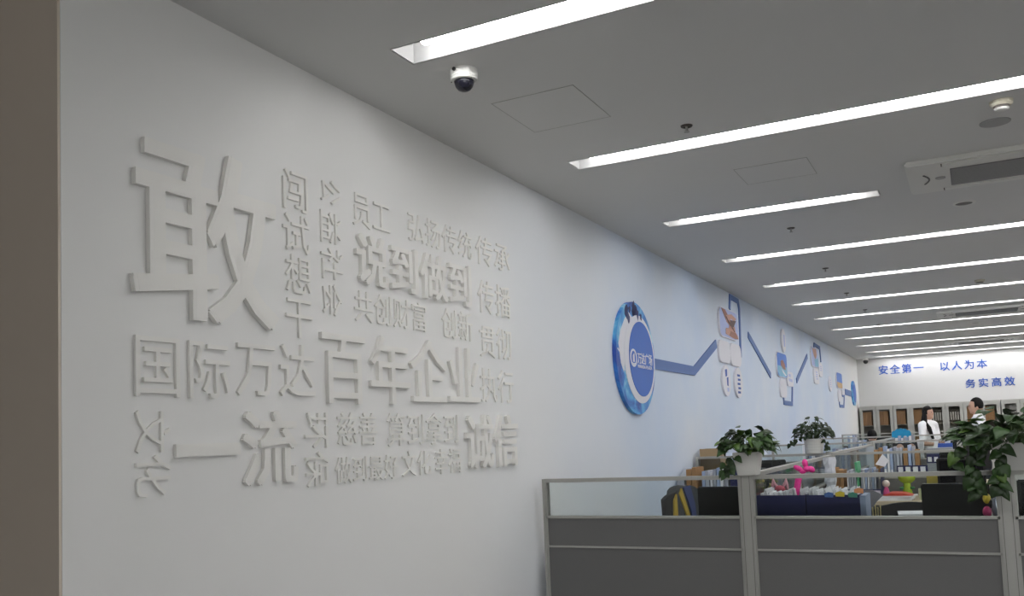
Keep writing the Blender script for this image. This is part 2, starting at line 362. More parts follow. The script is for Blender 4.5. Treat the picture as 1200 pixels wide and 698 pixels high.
# big disc
dy0, dy1, dz0, dz1 = wrect(717.6, 763, 355, 485.5)
dcy, dcz, dry, drz = (dy0+dy1)/2, (dz0+dz1)/2, (dy1-dy0)/2, (dz1-dz0)/2
t = thing('wall_disc', (0, dcy, dcz), 'large round blue disc sign with a wave-printed rim and white logo on the left wall', 'sign')
MB().prism(ell(0, 0, dry, drz, 56), 0, .001, .030).obj('rim_panel', M_ocean, t)
def in_disc(uL, uR, vT, vB): a, b, c, d = wrect(uL, uR, vT, vB); return (a+b)/2-dcy, (c+d)/2-dcz, (b-a)/2, (d-c)/2
a = in_disc(727, 762.3, 370.5, 472.5); MB().prism(ell(*a, 56), 0, .0305, .034).obj('white_ring', M_card, t)
a2 = in_disc(732.3, 760.6, 378, 464.5); MB().prism(ell(*a2, 56), 0, .0345, .038).obj('blue_face', M_disc, t)
# white swoosh at the upper left of the rim and dark speckle at its top
q = [(720, 402), (722, 388), (727, 374), (732, 366), (736, 372), (733, 384), (731, 400), (728, 420), (726.5, 436), (723, 425)]
MB().prism([(wl(*p)[0]-dcy, wl(*p)[1]-dcz) for p in q], 0, .0302, .0318).obj('white_swoosh', M_card, t)
for cu, cv, s in ((729,366,2.2), (731,371,2.0), (733,363,1.6), (738,362,2.4), (740,366,2.2), (742,369,1.8), (737,367,1.6), (730,361,1.5), (746,372,1.4)):
    c = wl(cu, cv); pts = []
    for k in range(9): rr_ = s*.016*(.6+.7*R_.random()); an = 2*math.pi*k/9; pts.append((c[0]-dcy+rr_*math.cos(an), c[1]-dcz+rr_*1.4*math.sin(an)))
    MB().prism(pts, 0, .0305, .0342 if cv > 368 else .0322).obj('ink_patch', M_ink, t)
MB().prism(strip([(wl(*p)[0]-dcy, wl(*p)[1]-dcz) for p in ((719,408),(723,414),(727,417))], .012), 0, .0305, .032).obj('light_streak', M_card, t)
MB().prism(strip([(wl(*p)[0]-dcy, wl(*p)[1]-dcz) for p in ((727.5,415),(725.5,422),(726,430),(728,434))], .008), 0, .0305, .032).obj('light_streak', M_card, t)
# emblem: ring with a sail-like upright, and two lines of lettering
ey, ez, er_, erz = in_disc(732.8, 740.6, 409, 430)
ring = MB(); o1 = ell(ey, ez, er_, erz, 28); i1 = ell(ey, ez, er_*.74, erz*.78, 28)
A = [ring.b.verts.new((.041, *p)) for p in o1]; B = [ring.b.verts.new((.041, *p)) for p in i1]; A0 = [ring.b.verts.new((.0385, *p)) for p in o1]; B0 = [ring.b.verts.new((.0385, *p)) for p in i1]
for k in range(28):
    j = (k+1) % 28; ring.b.faces.new([A[k], A[j], B[j], B[k]]); ring.b.faces.new([A0[k], A0[j], A[j], A[k]]); ring.b.faces.new([B[k], B[j], B0[j], B0[k]])
ring.obj('emblem_ring', M_card, t)
MB().prism([(ey-er_*.2, ez-erz*.45), (ey+er_*.25, ez-erz*.45), (ey+er_*.25, ez+erz*.55), (ey-er_*.2, ez+erz*.25)], 0, .0385, .041).obj('emblem_mast', M_card, t)
MB().prism([(ey-er_*.6, ez-erz*.5), (ey, ez-erz*.8), (ey+er_*.6, ez-erz*.5), (ey, ez-erz*.6)], 0, .0385, .041).obj('emblem_base', M_card, t)
ty0, ty1, tz0, tz1 = wrect(741.4, 758.6, 414.5, 427.5)
for i, ch in enumerate('万达广场'):
    cw = (ty1-ty0)/4
    glyph('logo_character', ch, lambda v, i=i: (.0385+.0025*(v.z+.5), ty0-dcy+(i+(v.x-.02)/.96)*cw, tz0-dcz+(v.y+.08)/.94*(tz1-tz0)), M_card, .012, parent=t)
def text_line(parent, name, txt, y0, y1, z0, z1, x, m, off=.006):
    vs, _ = glyph_mesh(txt, off); a0, a1 = min(v.x for v in vs), max(v.x for v in vs); b0, b1 = min(v.y for v in vs), max(v.y for v in vs)
    return glyph(name, txt, lambda v: (x+.0025*(v.z+.5), y0+(v.x-a0)/(a1-a0)*(y1-y0), z0+(v.y-b0)/(b1-b0)*(z1-z0)), m, off, parent=parent)
ty0, ty1, tz0, tz1 = wrect(741.6, 758.4, 428.6, 432.4)
text_line(t, 'logo_lettering', 'WANDA PLAZA', ty0-dcy, ty1-dcy, tz0-dcz, tz1-dcz, .0385, M_card)

line_thing('graphic_line', [(763, 425.5), (812.5, 434.5), (838.5, 402.5)], .085, 'wide blue zigzag line running right from the large round disc')
line_thing('graphic_line', [(876, 392), (902.5, 440)], .075, 'blue slanting line right of the clasped hands picture')
line_thing('graphic_line', [(933, 446), (945.5, 417)], .075, 'blue slanting line rising between the middle picture groups')
line_thing('graphic_line', [(854.2, 362), (854.6, 347.5), (864, 353), (865.5, 362), (867.5, 418)], .055, 'thin blue bracket line around the clasped hands picture')
line_thing('graphic_line', [(917.5, 464), (918.3, 471.6), (927.8, 473), (928, 451)], .06, 'thin blue bracket line under the shell picture')
line_thing('graphic_line', [(953.2, 409), (953.6, 403.4), (960, 407.6), (961.6, 424)], .06, 'thin blue bracket line above the third picture group')
line_thing('graphic_line', [(983, 471), (983.8, 475.6), (988.6, 476), (989, 464), (986.5, 462.5)], .06, 'thin blue bracket line under the sunset picture')
line_thing('graphic_line', [(990, 459), (998, 461.5)], .12, 'short blue line joining the farthest small disc')
def card(uL, uR, vT, vB, label, m=M_card, dep=.022, r=.07, cat='wall picture', kids=None, oval=False):
    y0, y1, z0, z1 = wrect(uL, uR, vT, vB); t = thing('wall_card', (0, (y0+y1)/2, (z0+z1)/2), label, cat)
    hy, hz = (y1-y0)/2, (z1-z0)/2
    MB().prism(ell(0, 0, hy, hz, 28) if oval else rr(-hy, hy, -hz, hz, min(r, hy*.8, hz*.8)), 0, .001, dep).obj('board', M_card if kids else m, t)
    if kids:
        for nm, mm, pts, lv in kids: MB().prism([(p[0]*hy, p[1]*hz) for p in pts], 0, dep+.0005+lv*.0012, dep+.0015+lv*.0012).obj(nm, mm, t)
    return t
M_sky = mat('print_sky', (.45, .52, .80), .5, var=.1, scale=5); M_arm = mat('print_brown', (.36, .17, .13), .5, var=.35, scale=40); M_arm2 = mat('print_tan', (.58, .33, .26), .5, var=.25, scale=50); M_arm3 = mat('print_dark', (.10, .05, .05), .5, var=.3, scale=40)
M_deep = mat('print_blue', (.07, .20, .62), .5, var=.2, scale=6); M_teal = mat('print_teal', (.22, .48, .66), .5, var=.2, scale=8)
full = rr(-.93, .93, -.95, .95, .28)
fingers = []
kids = [('sky_print', M_sky, full, 0), ('arm_print', M_arm, [(-.75,.92),(-.35,.9),(.0,.5),(.3,.1),(.1,-.1),(-.35,.25)], 1),
        ('arm_print', M_arm2, [(-.3,.55),(.3,.75),(.8,.55),(.55,.3),(.2,.45),(.05,-.1),(-.3,.1)], 2), ('arm_print', M_arm3, [(.1,.3),(.75,.4),(.5,.0),(.4,-.35),(.05,-.3)], 3),
        ('arm_print', M_arm2, [(-.45,-.75),(-.4,-.35),(-.1,-.3),(.05,0),(.3,-.15),(.55,-.05),(.6,-.4),(.9,-.7),(.3,-.9)], 4), ('arm_print', M_arm, [(-.1,-.8),(.1,-.45),(.7,-.5),(.9,-.85),(.5,-.92)], 5)]
for k in range(4): kids.append(('finger_print', M_arm3, [(-.35+k*.2, .42-k*.2), (-.28+k*.2, .46-k*.2), (-.02+k*.18, .05-k*.16), (-.1+k*.18, .02-k*.16)], 6))
card(840.4, 862.4, 363, 396.5, 'rounded picture of clasping brown hands high on the left wall', kids=kids, r=.2)
card(840.3, 853.6, 399.5, 425, 'blank white rounded card below the hands picture, left one', r=.14); card(854, 866.3, 403.5, 429, 'blank white rounded card below the hands picture, right one', r=.14)
def digits(txt, m=M_blue):
    out = []
    for k in range(txt): z = .55-k*.28; out.append(('print_mark', m, [(-.35+.12*(k % 2), z), (.35+.1*(k % 2), z), (.35+.1*(k % 2), z-.14), (-.35+.12*(k % 2), z-.14)], 0))
    return out
card(844.7, 854, 428, 464, 'white oval card with a blue figure below the left blank card', oval=True, kids=[('print_mark', M_blue, [(-.35,.7),(.15,.75),(.1,.3),(-.3,.25)], 0), ('print_mark', M_blue, [(0,.2),(.4,.25),(.3,-.35),(0,-.3)], 0), ('print_mark', M_sky, [(0,-.45),(.45,-.45),(.45,-.7),(0,-.7)], 0)])
card(859, 868, 431, 466, 'white oval card with a column of blue marks below the right blank card', oval=True, kids=digits(5))
card(914, 919, 385.5, 412.5, 'narrow white oval card above the shell picture', oval=True, kids=[('print_mark', M_sky, [(-.1,.5),(.5,.5),(.5,-.5),(-.1,-.5)], 0)])
card(908.5, 920.5, 413.5, 442, 'blue rounded picture of a brown shell over water', r=.2, kids=[('sky_print', M_deep, full, 0), ('water_print', M_teal, [(-.9,-.1),(.9,-.1),(.9,-.7),(.5,-.93),(-.6,-.93),(-.9,-.6)], 1), ('shell_print', M_arm, [(-.3,.3),(.1,.45),(.5,.1),(.6,-.35),(.1,-.3),(-.3,-.05)], 2), ('foam_print', M_card, [(-.2,-.3),(.1,-.45),(.7,-.8),(.5,-.85),(0,-.6)], 3)])
card(920.8, 928, 436, 452.5, 'small white card with two blue marks right of the shell picture', r=.12, kids=[('print_mark', M_sky, [(-.5,.7),(.1,.7),(.1,.3),(-.5,.3)], 0), ('print_mark', M_sky, [(-.5,.1),(.6,.0),(.6,-.4),(-.5,-.3)], 0)])
card(912.5, 920.3, 444, 465.5, 'blank white card inside the bracket under the shell picture', r=.1)
card(949, 957.6, 407.5, 430, 'small pink and blue picture in the third group', r=.2, kids=[('sky_print', M_sky, full, 0), ('figure_print', M_arm2, [(-.7,.85),(.4,.9),(.5,.3),(.1,-.2),(-.3,.1)], 1), ('figure_print', M_teal, [(-.2,-.2),(.8,.0),(.8,-.85),(-.1,-.9)], 2)])
card(952.6, 958.3, 431.5, 449.5, 'white card with blue lines low in the third group', r=.08, kids=digits(4, M_sky))
card(958.3, 962.4, 425.5, 441, 'narrow white card with blue lines right in the third group', r=.08, kids=digits(3, M_sky))
card(970.2, 973.6, 441, 458.5, 'narrow white oval card left of the sunset picture', oval=True, kids=digits(4, M_sky))
M_sun = mat('print_sunset', (.55, .36, .16), .5, var=.3, scale=6)
card(979, 985.6, 436.8, 455.2, 'small rounded sunset picture near the far end of the left wall', r=.2, kids=[('sky_print', M_deep, full, 0), ('ground_print', M_sun, [(-.9,-.2),(.9,-.25),(.9,-.8),(.6,-.93),(-.6,-.93),(-.9,-.7)], 1)])
card(981.2, 984.8, 457, 470.5, 'blank white card under the sunset picture', r=.08); card(985.4, 988, 453, 462.5, 'tiny white card right of the sunset picture', r=.06, kids=digits(2, M_sky))
y0, y1, z0, z1 = wrect(997.3, 1001.6, 446.5, 475); t = thing('wall_disc', (0, (y0+y1)/2, (z0+z1)/2), 'small round blue disc near the far corner of the left wall', 'sign')
MB().prism(ell(0, 0, (y1-y0)/2, (z1-z0)/2, 36), 0, .001, .03).obj('rim_panel', M_ocean, t); MB().prism(ell(.05, 0, (y1-y0)*.36, (z1-z0)*.36, 36), 0, .0305, .036).obj('blue_face', M_disc, t)

# ------------------------------------------------------------------ ceiling fittings
def hatch(x0, x1, y0, y1, label):
    t = thing('access_hatch', ((x0+x1)/2, (y0+y1)/2, H), label, 'hatch'); a, b = (x1-x0)/2, (y1-y0)/2
    MB().box(-a+.003, a-.003, -b+.003, b-.003, -.0012, -.0004).obj('hatch_panel', M_ceil, t)
    g = MB(); 
    for q in ((-a, a, -b, -b+.003), (-a, a, b-.003, b), (-a, -a+.003, -b, b), (a-.003, a, -b, b)): g.box(*q, -.0018, -.0003)
    g.obj('joint', mat('joint_line', (.40, .40, .37), .8), t)
hatch(.46, .86, 3.50, 3.95, 'square ceiling access hatch right of the dome camera'); hatch(1.15, 1.56, 5.16, 5.53, 'faint square ceiling access hatch between the second and third strip lights')
t = thing('dome_camera', (.54, 3.12, H), 'white dome security camera with a dark glass ball, near the first strip light', 'camera')
MB().lathe([(.056, 0), (.057, -.028), (.055, -.034)], n=28).obj('base', M_wplastic, t, smooth=False)
MB().lathe([(.0555, -.0345), (.0565, -.040), (.054, -.046), (.043, -.048), (.042, -.044)], n=28).obj('trim_ring', M_wplastic, t)
MB().lathe([(.0405, -.046), (.040, -.055), (.035, -.070), (.025, -.082), (.012, -.088), (.001, -.0895)], n=24).obj('glass_dome', mat('dome_glass', (.012, .012, .02), .08), t, smooth=True)
MB().lathe([(.008, 0), (.008, .006)], n=10, axis=1).obj('side_hole', M_black, t, loc=(-.012, -.0605, -.012))
for s in (-1, 1): MB().lathe([(.003, 0), (.003, .003)], n=8).obj('screw', M_alu2, t, loc=(s*.046, -.022, -.0495))
t = thing('dome_camera', (.22, 21.3, H), 'tiny dark dome security camera in the far left ceiling corner', 'camera')
MB().lathe([(.06, 0), (.06, -.05)], n=14).obj('base', M_wplastic, t); MB().ball((0, 0, -.075), .055, u=12, v=8).obj('glass_dome', M_black, t, smooth=True)
M_rim = mat('dark_rim', (.06, .05, .04), .5)
for i, (x, y) in enumerate([(1.13, 4.28), (1.16, 6.93), (1.13, 8.9), (1.1, 10.72), (1.12, 12.43), (1.1, 14.42), (1.1, 16.71)]):
    if i == 0:
        s0 = t = thing('sprinkler', (x, y, H), 'ceiling sprinkler head nearest the camera, beside the second strip light', 'sprinkler', 'sprinkler heads along the ceiling')
        MB().lathe([(.030, 0), (.027, -.006), (.014, -.008), (.013, -.003)], n=18).obj('cup', M_rim, t)
        MB().lathe([(.007, -.004), (.006, -.020), (.009, -.024), (.004, -.030)], n=10).obj('frame', M_alu, t)
        MB().lathe([(.014, -.031), (.014, -.033)], n=14).obj('deflector', M_alu, t)
    else:
        t = dup(s0); t.location = (x, y, H); t['label'] = f'{ordinal(i)} ceiling sprinkler head counted from the camera'
def smoke(x, y, lab):
    t = thing('smoke_detector', (x, y, H), lab, 'smoke detector')
    MB().lathe([(.052, 0), (.050, -.014), (.040, -.024)], n=22).obj('base', mat('aged_white', (.55, .52, .42), .5), t)
    MB().lathe([(.036, -.024), (.034, -.034)], n=16).obj('vent_ring', M_rim, t); MB().lathe([(.034, -.034), (.026, -.042), (.008, -.046)], n=16).obj('cap', M_wplastic, t)
smoke(2.51, 4.79, 'round white smoke detector on the ceiling above the first air conditioner'); smoke(2.44, 10.79, 'small smoke detector on the ceiling behind the fourth strip light')
MB().lathe([(.072, 0), (.072, -.004), (.066, -.006)], n=30).obj('ceiling_speaker', mat('speaker_grey', (.36, .36, .36), .6), loc=(2.49, 5.11, H), label='flat grey round ceiling speaker beside the near smoke detector', cat='speaker')
for x, y, lab in ((2.33, 6.9, 'dark round downlight hole in the ceiling beyond the first air conditioner'), (2.4, 15.42, 'dark round downlight hole in the ceiling behind the second air conditioner')):
    t = thing('downlight', (x, y, H), lab, 'light'); MB().lathe([(.075, 0), (.072, -.004), (.056, -.005), (.055, -.001)], n=26).obj('rim', M_wplastic, t)
    MB().lathe([(.054, -.0012), (.054, -.0022)], n=26).obj('lens', M_black, t)
def aircon(x0, y0, lab, W=1.22, D=.72):
    t = thing('air_conditioner', (x0, y0, H), lab, 'air conditioner', 'cassette air conditioners in the ceiling')
    MB().box(0, W, 0, D, -.030, 0).obj('panel', M_wplastic, t, bevel=.010)
    MB().box(.235, W-.235, .18, D-.14, -.034, -.0305).obj('grille', mat('grille_grey', (.20, .20, .20), .6), t)
    g = MB()
    for k in range(16): yy = .19+k*.0245; g.box(.24, W-.24, yy, yy+.007, -.038, -.0345)
    g.obj('grille_bar', mat('grille_bar_grey', (.34, .34, .34), .5), t, kind='stuff')
    for yy in (.035, D-.095):
        f = MB().box(.20, W-.20, yy, yy+.06, -.036, -.0305).obj('louvre', M_wplastic, t, bevel=.002)
        MB().box(.20, W-.20, yy+.062, yy+.067, -.0335, -.0302).obj('slot', M_rim, t)
        for xx in (.19, W-.195): MB().box(xx, xx+.006, yy+.01, yy+.06, -.0345, -.0302).obj('hinge', M_rim, t)
    for sx, x in ((1, .09), (-1, W-.09)):
        MB().prism([(x+sx*(.028*math.sin(math.pi*k/10))-.004, .25+.22*k/10) for k in range(11)]+[(x+sx*(.028*math.sin(math.pi*k/10))+.005, .25+.22*k/10) for k in range(10, -1, -1)], 2, -.0345, -.0302).obj('end_slot', M_black, t)
        MB().lathe([(.028, -.0302), (.028, -.036)], n=16).obj('sensor_cap', mat('cap_grey', (.42, .42, .42), .5), t, loc=(x+sx*.09, .36, 0))
    return t
aircon(2.03, 5.60, 'white ceiling cassette air conditioner nearest the camera'); aircon(1.92, 13.35, 'white ceiling cassette air conditioner in the middle of the room'); aircon(1.88, 18.4, 'white ceiling cassette air conditioner nearest the back wall')
# ------------------------------------------------------------------ office partitions
ZT, ZG, ZM = 1.20, .99, .825
def run_x(y, x0, bays, zt, lab, th=.045):
    """partition run along x; bays = x positions of posts (left faces)"""
    t = thing('office_partition', (x0, y, 0), lab, 'partition', 'glass-topped office partitions')
    xs = bays; pw = .062; dz = zt-ZT
    for i, px in enumerate(xs):
        wd = .013 if i == 0 else pw; a = px-x0
        p = MB().box(a, a+wd, -.006, th+.006, 0, zt).obj('post', M_alu, t)
        if wd > .03:
            g = MB(); g.box(a+.009, a+.0115, -.0072, -.0058, .02, zt-.004); g.box(a+wd-.0115, a+wd-.009, -.0072, -.0058, .02, zt-.004); g.obj('groove', M_alu2, p)
        if i+1 < len(xs):
            b0, b1 = a+wd, xs[i+1]-x0
            MB().box(b0, b1, 0, th, zt-.020, zt).obj('top_rail', M_alu, t)
            MB().box(b0, b1, 0, th, ZG+dz-.012, ZG+dz).obj('mid_rail', M_alu, t)
            MB().box(b0, b1, 0, th, ZM+dz-.010, ZM+dz).obj('lower_rail', M_alu, t)
            MB().box(b0, b0+.010, 0, th, 0, zt-.020).obj('side_trim', M_alu, t); MB().box(b1-.010, b1, 0, th, 0, zt-.020).obj('side_trim', M_alu, t)
            MB().box(b0+.010, b1-.010, .008, th-.008, ZM+dz, ZG+dz-.012).obj('upper_panel', M_fab, t)
            MB().box(b0+.010, b1-.010, .008, th-.008, .08, ZM+dz-.010).obj('lower_panel', M_fab, t)
            MB().box(b0, b1, .004, th-.004, 0, .08).obj('kick_plate', M_alu, t)
            MB().box(b0+.010, b1-.010, th/2-.003, th/2+.003, ZG+dz, zt-.020).obj('glass_pane', M_glass, t)
    return t
ROW = [4.71, 8.0, 11.4, 14.7, 18.0]
ZR = [1.20, 1.215, 1.245, 1.27, 1.29]
run_x(ROW[0], .06, [.06, 1.187, 2.368, 3.55, 4.73], ZR[0], 'grey partition with a glass top strip across the foreground')
nm = ['', 'second', 'third', 'fourth', 'fifth']
for i in range(1, 5):
    run_x(ROW[i], .03, [.03, 1.15, 2.10], ZR[i], f'{nm[i]} glass-topped grey partition row counted from the camera')
def spine(x, y0, y1, zt, lab):
    t = thing('desk_divider', (x, y0, 0), lab, 'partition', 'partitions running away from the camera'); L = y1-y0
    MB().box(0, .045, .004, L-.004, zt-.022, zt).obj('top_rail', M_alu, t); MB().box(0, .045, .004, L-.004, ZG-.012, ZG).obj('mid_rail', M_alu, t)
    MB().box(.008, .037, .004, L-.004, .05, ZG-.012).obj('fabric_panel', M_fab, t); MB().box(.0195, .0255, .004, L-.004, ZG, zt-.022).obj('glass_pane', M_glass, t)
    for yy in (.004, L/2-.015, L-.034): MB().box(0, .045, yy, yy+.03, 0, zt-.022).obj('post', M_alu, t)
for i in range(4): spine(1.166 if i == 0 else 1.155, ROW[i]+.06, ROW[i+1]-.01, ZR[i], f'glass-topped divider leading away between the {["first and second", "second and third", "third and fourth", "fourth and fifth"][i]} partition rows')
# desks on both faces of the rows
def desk(x0, x1, y0, y1, z, m, lab, grp='desks between the partitions'):
    t = thing('desk', (x0, y0, 0), lab, 'desk', grp); a, b = x1-x0, y1-y0
    MB().box(0, a, 0, b, z-.028, z).obj('desk_top', m, t, bevel=.004)
    for x in (.02, a-.05): MB().box(x, x+.03, .03, b-.03, 0, z-.028).obj('side_panel', M_dwhite, t)
bn = ['left', 'middle', 'right']
for i in range(5):
    for j, (a, b) in enumerate(((.07, 1.13), (1.26, 2.30), (2.46, 3.5)) if i == 0 else ((.06, 1.13), (1.245, 2.42))):
        desk(a, b, ROW[i]+.06, ROW[i]+.66, .75, M_desk, f'desk behind the {"first" if i == 0 else nm[i]} partition row, {bn[j]} bay')
        if i: desk(a, b, ROW[i]-.68, ROW[i]-.01, .86 if i == 1 else .78, M_desk if (i, j) != (1, 0) else M_dwhite, f'desk in front of the {nm[i]} partition row, {bn[j]} bay')
# ------------------------------------------------------------------ monitors
def monitor(x, y, z, w_, h_, lab, back=True, rz=0, tilt=0, stand=None):
    """z = top of screen; stands on a desk top"""
    zd = stand; t = thing('monitor', (x, y, zd), lab, 'monitor', 'black computer monitors', rz)
    s = -1 if back else 1; zz = z-zd
    f = MB().box(-w_/2, w_/2, -.022, .022, zz-h_, zz).obj('casing', M_black, t, bevel=.006)
    yy = s*-.0225
    MB().box(-w_/2+.016, w_/2-.016, min(yy, yy-.0015*s), max(yy, yy-.0015*s), zz-h_+.02, zz-.016).obj('screen', M_screen, t)
    MB().box(-.04, .04, -.03*s-.012, -.03*s+.012, .012, zz-h_*.5).obj('neck', M_blackm, t)
    MB().lathe([(.12, 0), (.12, .010), (.03, .014)], n=22).obj('foot', M_blackm, t)
    if rz or tilt: t.rotation_euler = (tilt, 0, rz)
    return t
monitor(.985, 5.12, 1.12, .265, .34, 'black monitor behind the foreground glass, left bay', True, stand=.75)
monitor(2.18, 5.14, 1.118, .315, .34, 'black monitor behind the foreground glass, middle bay under the big plant', True, rz=-.05, stand=.75)
monitor(2.62, 5.2, 1.13, .32, .33, 'grey-rimmed monitor behind the foreground glass at the right edge', False, stand=.75)
monitor(2.16, 8.32, 1.19, .30, .36, 'black monitor just behind the second partition row', True, stand=.75)
monitor(2.175, 7.62, 1.16, .33, .26, 'dark monitor in front of the second partition row beside the lime toy', False, stand=.86)
monitor(.24, 8.55, 1.14, .2, .3, 'dark monitor behind the left pot, beyond the second partition row', True, rz=.2, stand=.75)
monitor(xat(904, 545, 8.6), 8.62, 1.15, .25, .28, 'small dark-edged monitor beyond the second partition, left of the pink balloon', True, rz=.3, stand=.75)
monitor(.88, 15.2, 1.2, .4, .32, 'black monitor beyond the fourth partition row near the spine', True, stand=.75)
monitor(2.2, 12.0, 1.22, .45, .34, 'dark monitor beyond the third partition row below the woman', True, stand=.75)
monitor(.62, 18.5, 1.2, .4, .32, 'black monitor beyond the fifth partition row, left bay', True, stand=.75)
# ------------------------------------------------------------------ file cabinets at the back wall
CY = YB-.46
cx = [aty(u, 512, CY)[0] for u in (1009.3, 1049.5, 1090.3, 1131.5, 1174, 1216, 1258)]
cab0 = None; zt_c = 1.86; cw = (cx[3]-cx[0])/3
bin_me = MB().box(0, .042, 0, .22, 0, .27).mesh('binder', mat('binder_dark', (.07, .065, .06), .6, randv=.4)); spn_me = MB().box(.008, .034, -.0015, 0, .05, .22).mesh('spine_label', M_paper)
box_me = MB().box(0, .098, 0, .25, 0, .30).mesh('file_box', mat('file_box_brown', (.46, .27, .14), .7, randv=.15, var=.08))
for k in range(6):
    x0 = cx[0]+k*cw if k < 3 else cx[3]+(k-3)*cw*1.03; W = cw-.004
    t = thing('file_cabinet', (x0, CY, 0), f'grey steel file cabinet with glass doors at the back wall, {ordinal(k)} from the left', 'cabinet', 'file cabinets along the back wall')
    b = MB(); b.box(0, .02, 0, .44, 0, zt_c); b.box(W-.02, W, 0, .44, 0, zt_c); b.box(.02, W-.02, .42, .44, 0, zt_c); b.box(.02, W-.02, 0, .42, zt_c-.02, zt_c); b.box(.02, W-.02, 0, .42, .86, .90); b.box(.02, W-.02, 0, .42, 0, .06)
    b.obj('body', M_cab, t); MB().box(.02, W-.02, .03, .42, 1.425, 1.44).obj('shelf', M_cab, t)
    for s in (0, 1):
        a = .004+s*(W/2); e = a+W/2-.008; d = MB(); fr = .058
        d.box(a, a+fr, -.02, -.001, .88, zt_c-.01); d.box(e-fr, e, -.02, -.001, .88, zt_c-.01); d.box(a+fr, e-fr, -.02, -.001, .88, 1.0); d.box(a+fr, e-fr, -.02, -.001, zt_c-.085, zt_c-.01)
        do = d.obj('glass_door', M_cab, t); MB().box(a+fr, e-fr, -.012, -.008, 1.0, zt_c-.085).obj('glass_pane', M_glass2, do)
        hx = e-.03 if s == 0 else a+.02; MB().box(hx, hx+.012, -.035, -.0205, 1.3, 1.42).obj('handle', M_alu, do)
        lo = MB().box(a, e, -.02, -.001, .07, .86).obj('lower_door', M_cab, t); MB().box(hx, hx+.012, -.035, -.0205, .65, .77).obj('handle', M_alu, lo)
        for lev, (zb, kind) in enumerate(((.9005, 'bin' if k == 0 else 'box'), (1.4405, 'bin' if k == 2 else 'box'))):
            xa, xb = a+.03, e-.03
            if k >= 4 and lev == 1: continue
            lab = f'{"dark white-labelled binders" if kind == "bin" else "brown file box"}, {"lower" if lev == 0 else "upper"} shelf of {ordinal(k)} back cabinet, {"left" if s == 0 else "right"} door'
            if kind == 'bin':
                n = int((xb-xa)/.045)
                for q in range(n):
                    o = put('binder', bin_me, None, loc=(x0+xa+q*.045, CY+.05, zb), label=lab.replace('binders', 'binder'), cat='binder', group=lab); put('spine_label', spn_me, o)
            else:
                n = int((xb-xa)/.10)
                for q in range(n): put('file_box', box_me, None, loc=(x0+xa+q*.1005, CY+.05, zb), sc=(1, 1, 1.0), label=lab, cat='box', group=lab)
# ------------------------------------------------------------------ plants
def leaf_mesh(n=5, fold=.22, curl=.35):
    vs = []; fs = []; prof = [(0, 0), (.18, .34), (.42, .42), (.7, .28), (.88, .12), (1.0, 0)]
    for i, (t, wd) in enumerate(prof):
        z = -curl*t*t; vs += [(t, 0, z), (t-(.06 if i == 1 else 0), wd, z+fold*wd), (t-(.06 if i == 1 else 0), -wd, z+fold*wd)]
    for i in range(len(prof)-1):
        a, b = i*3, i*3+3; fs += [(a, b, b+1, a+1), (a, a+2, b+2, b)]
    me = bpy.data.meshes.new('leaf'); me.from_pydata(vs, [], fs); bm = bmesh.new(); bm.from_mesh(me); bmesh.ops.remove_doubles(bm, verts=bm.verts, dist=1e-4)
    bmesh.ops.solidify(bm, geom=bm.faces[:], thickness=.006); bm.to_mesh(me); bm.free(); me.polygons.foreach_set('use_smooth', [True]*len(me.polygons)); return me
LM = []
for cu in (.15, .4, .7):
    for mm in (M_leaf, M_leaf2):
        me = leaf_mesh(curl=cu); me.materials.append(mm); LM.append(me)
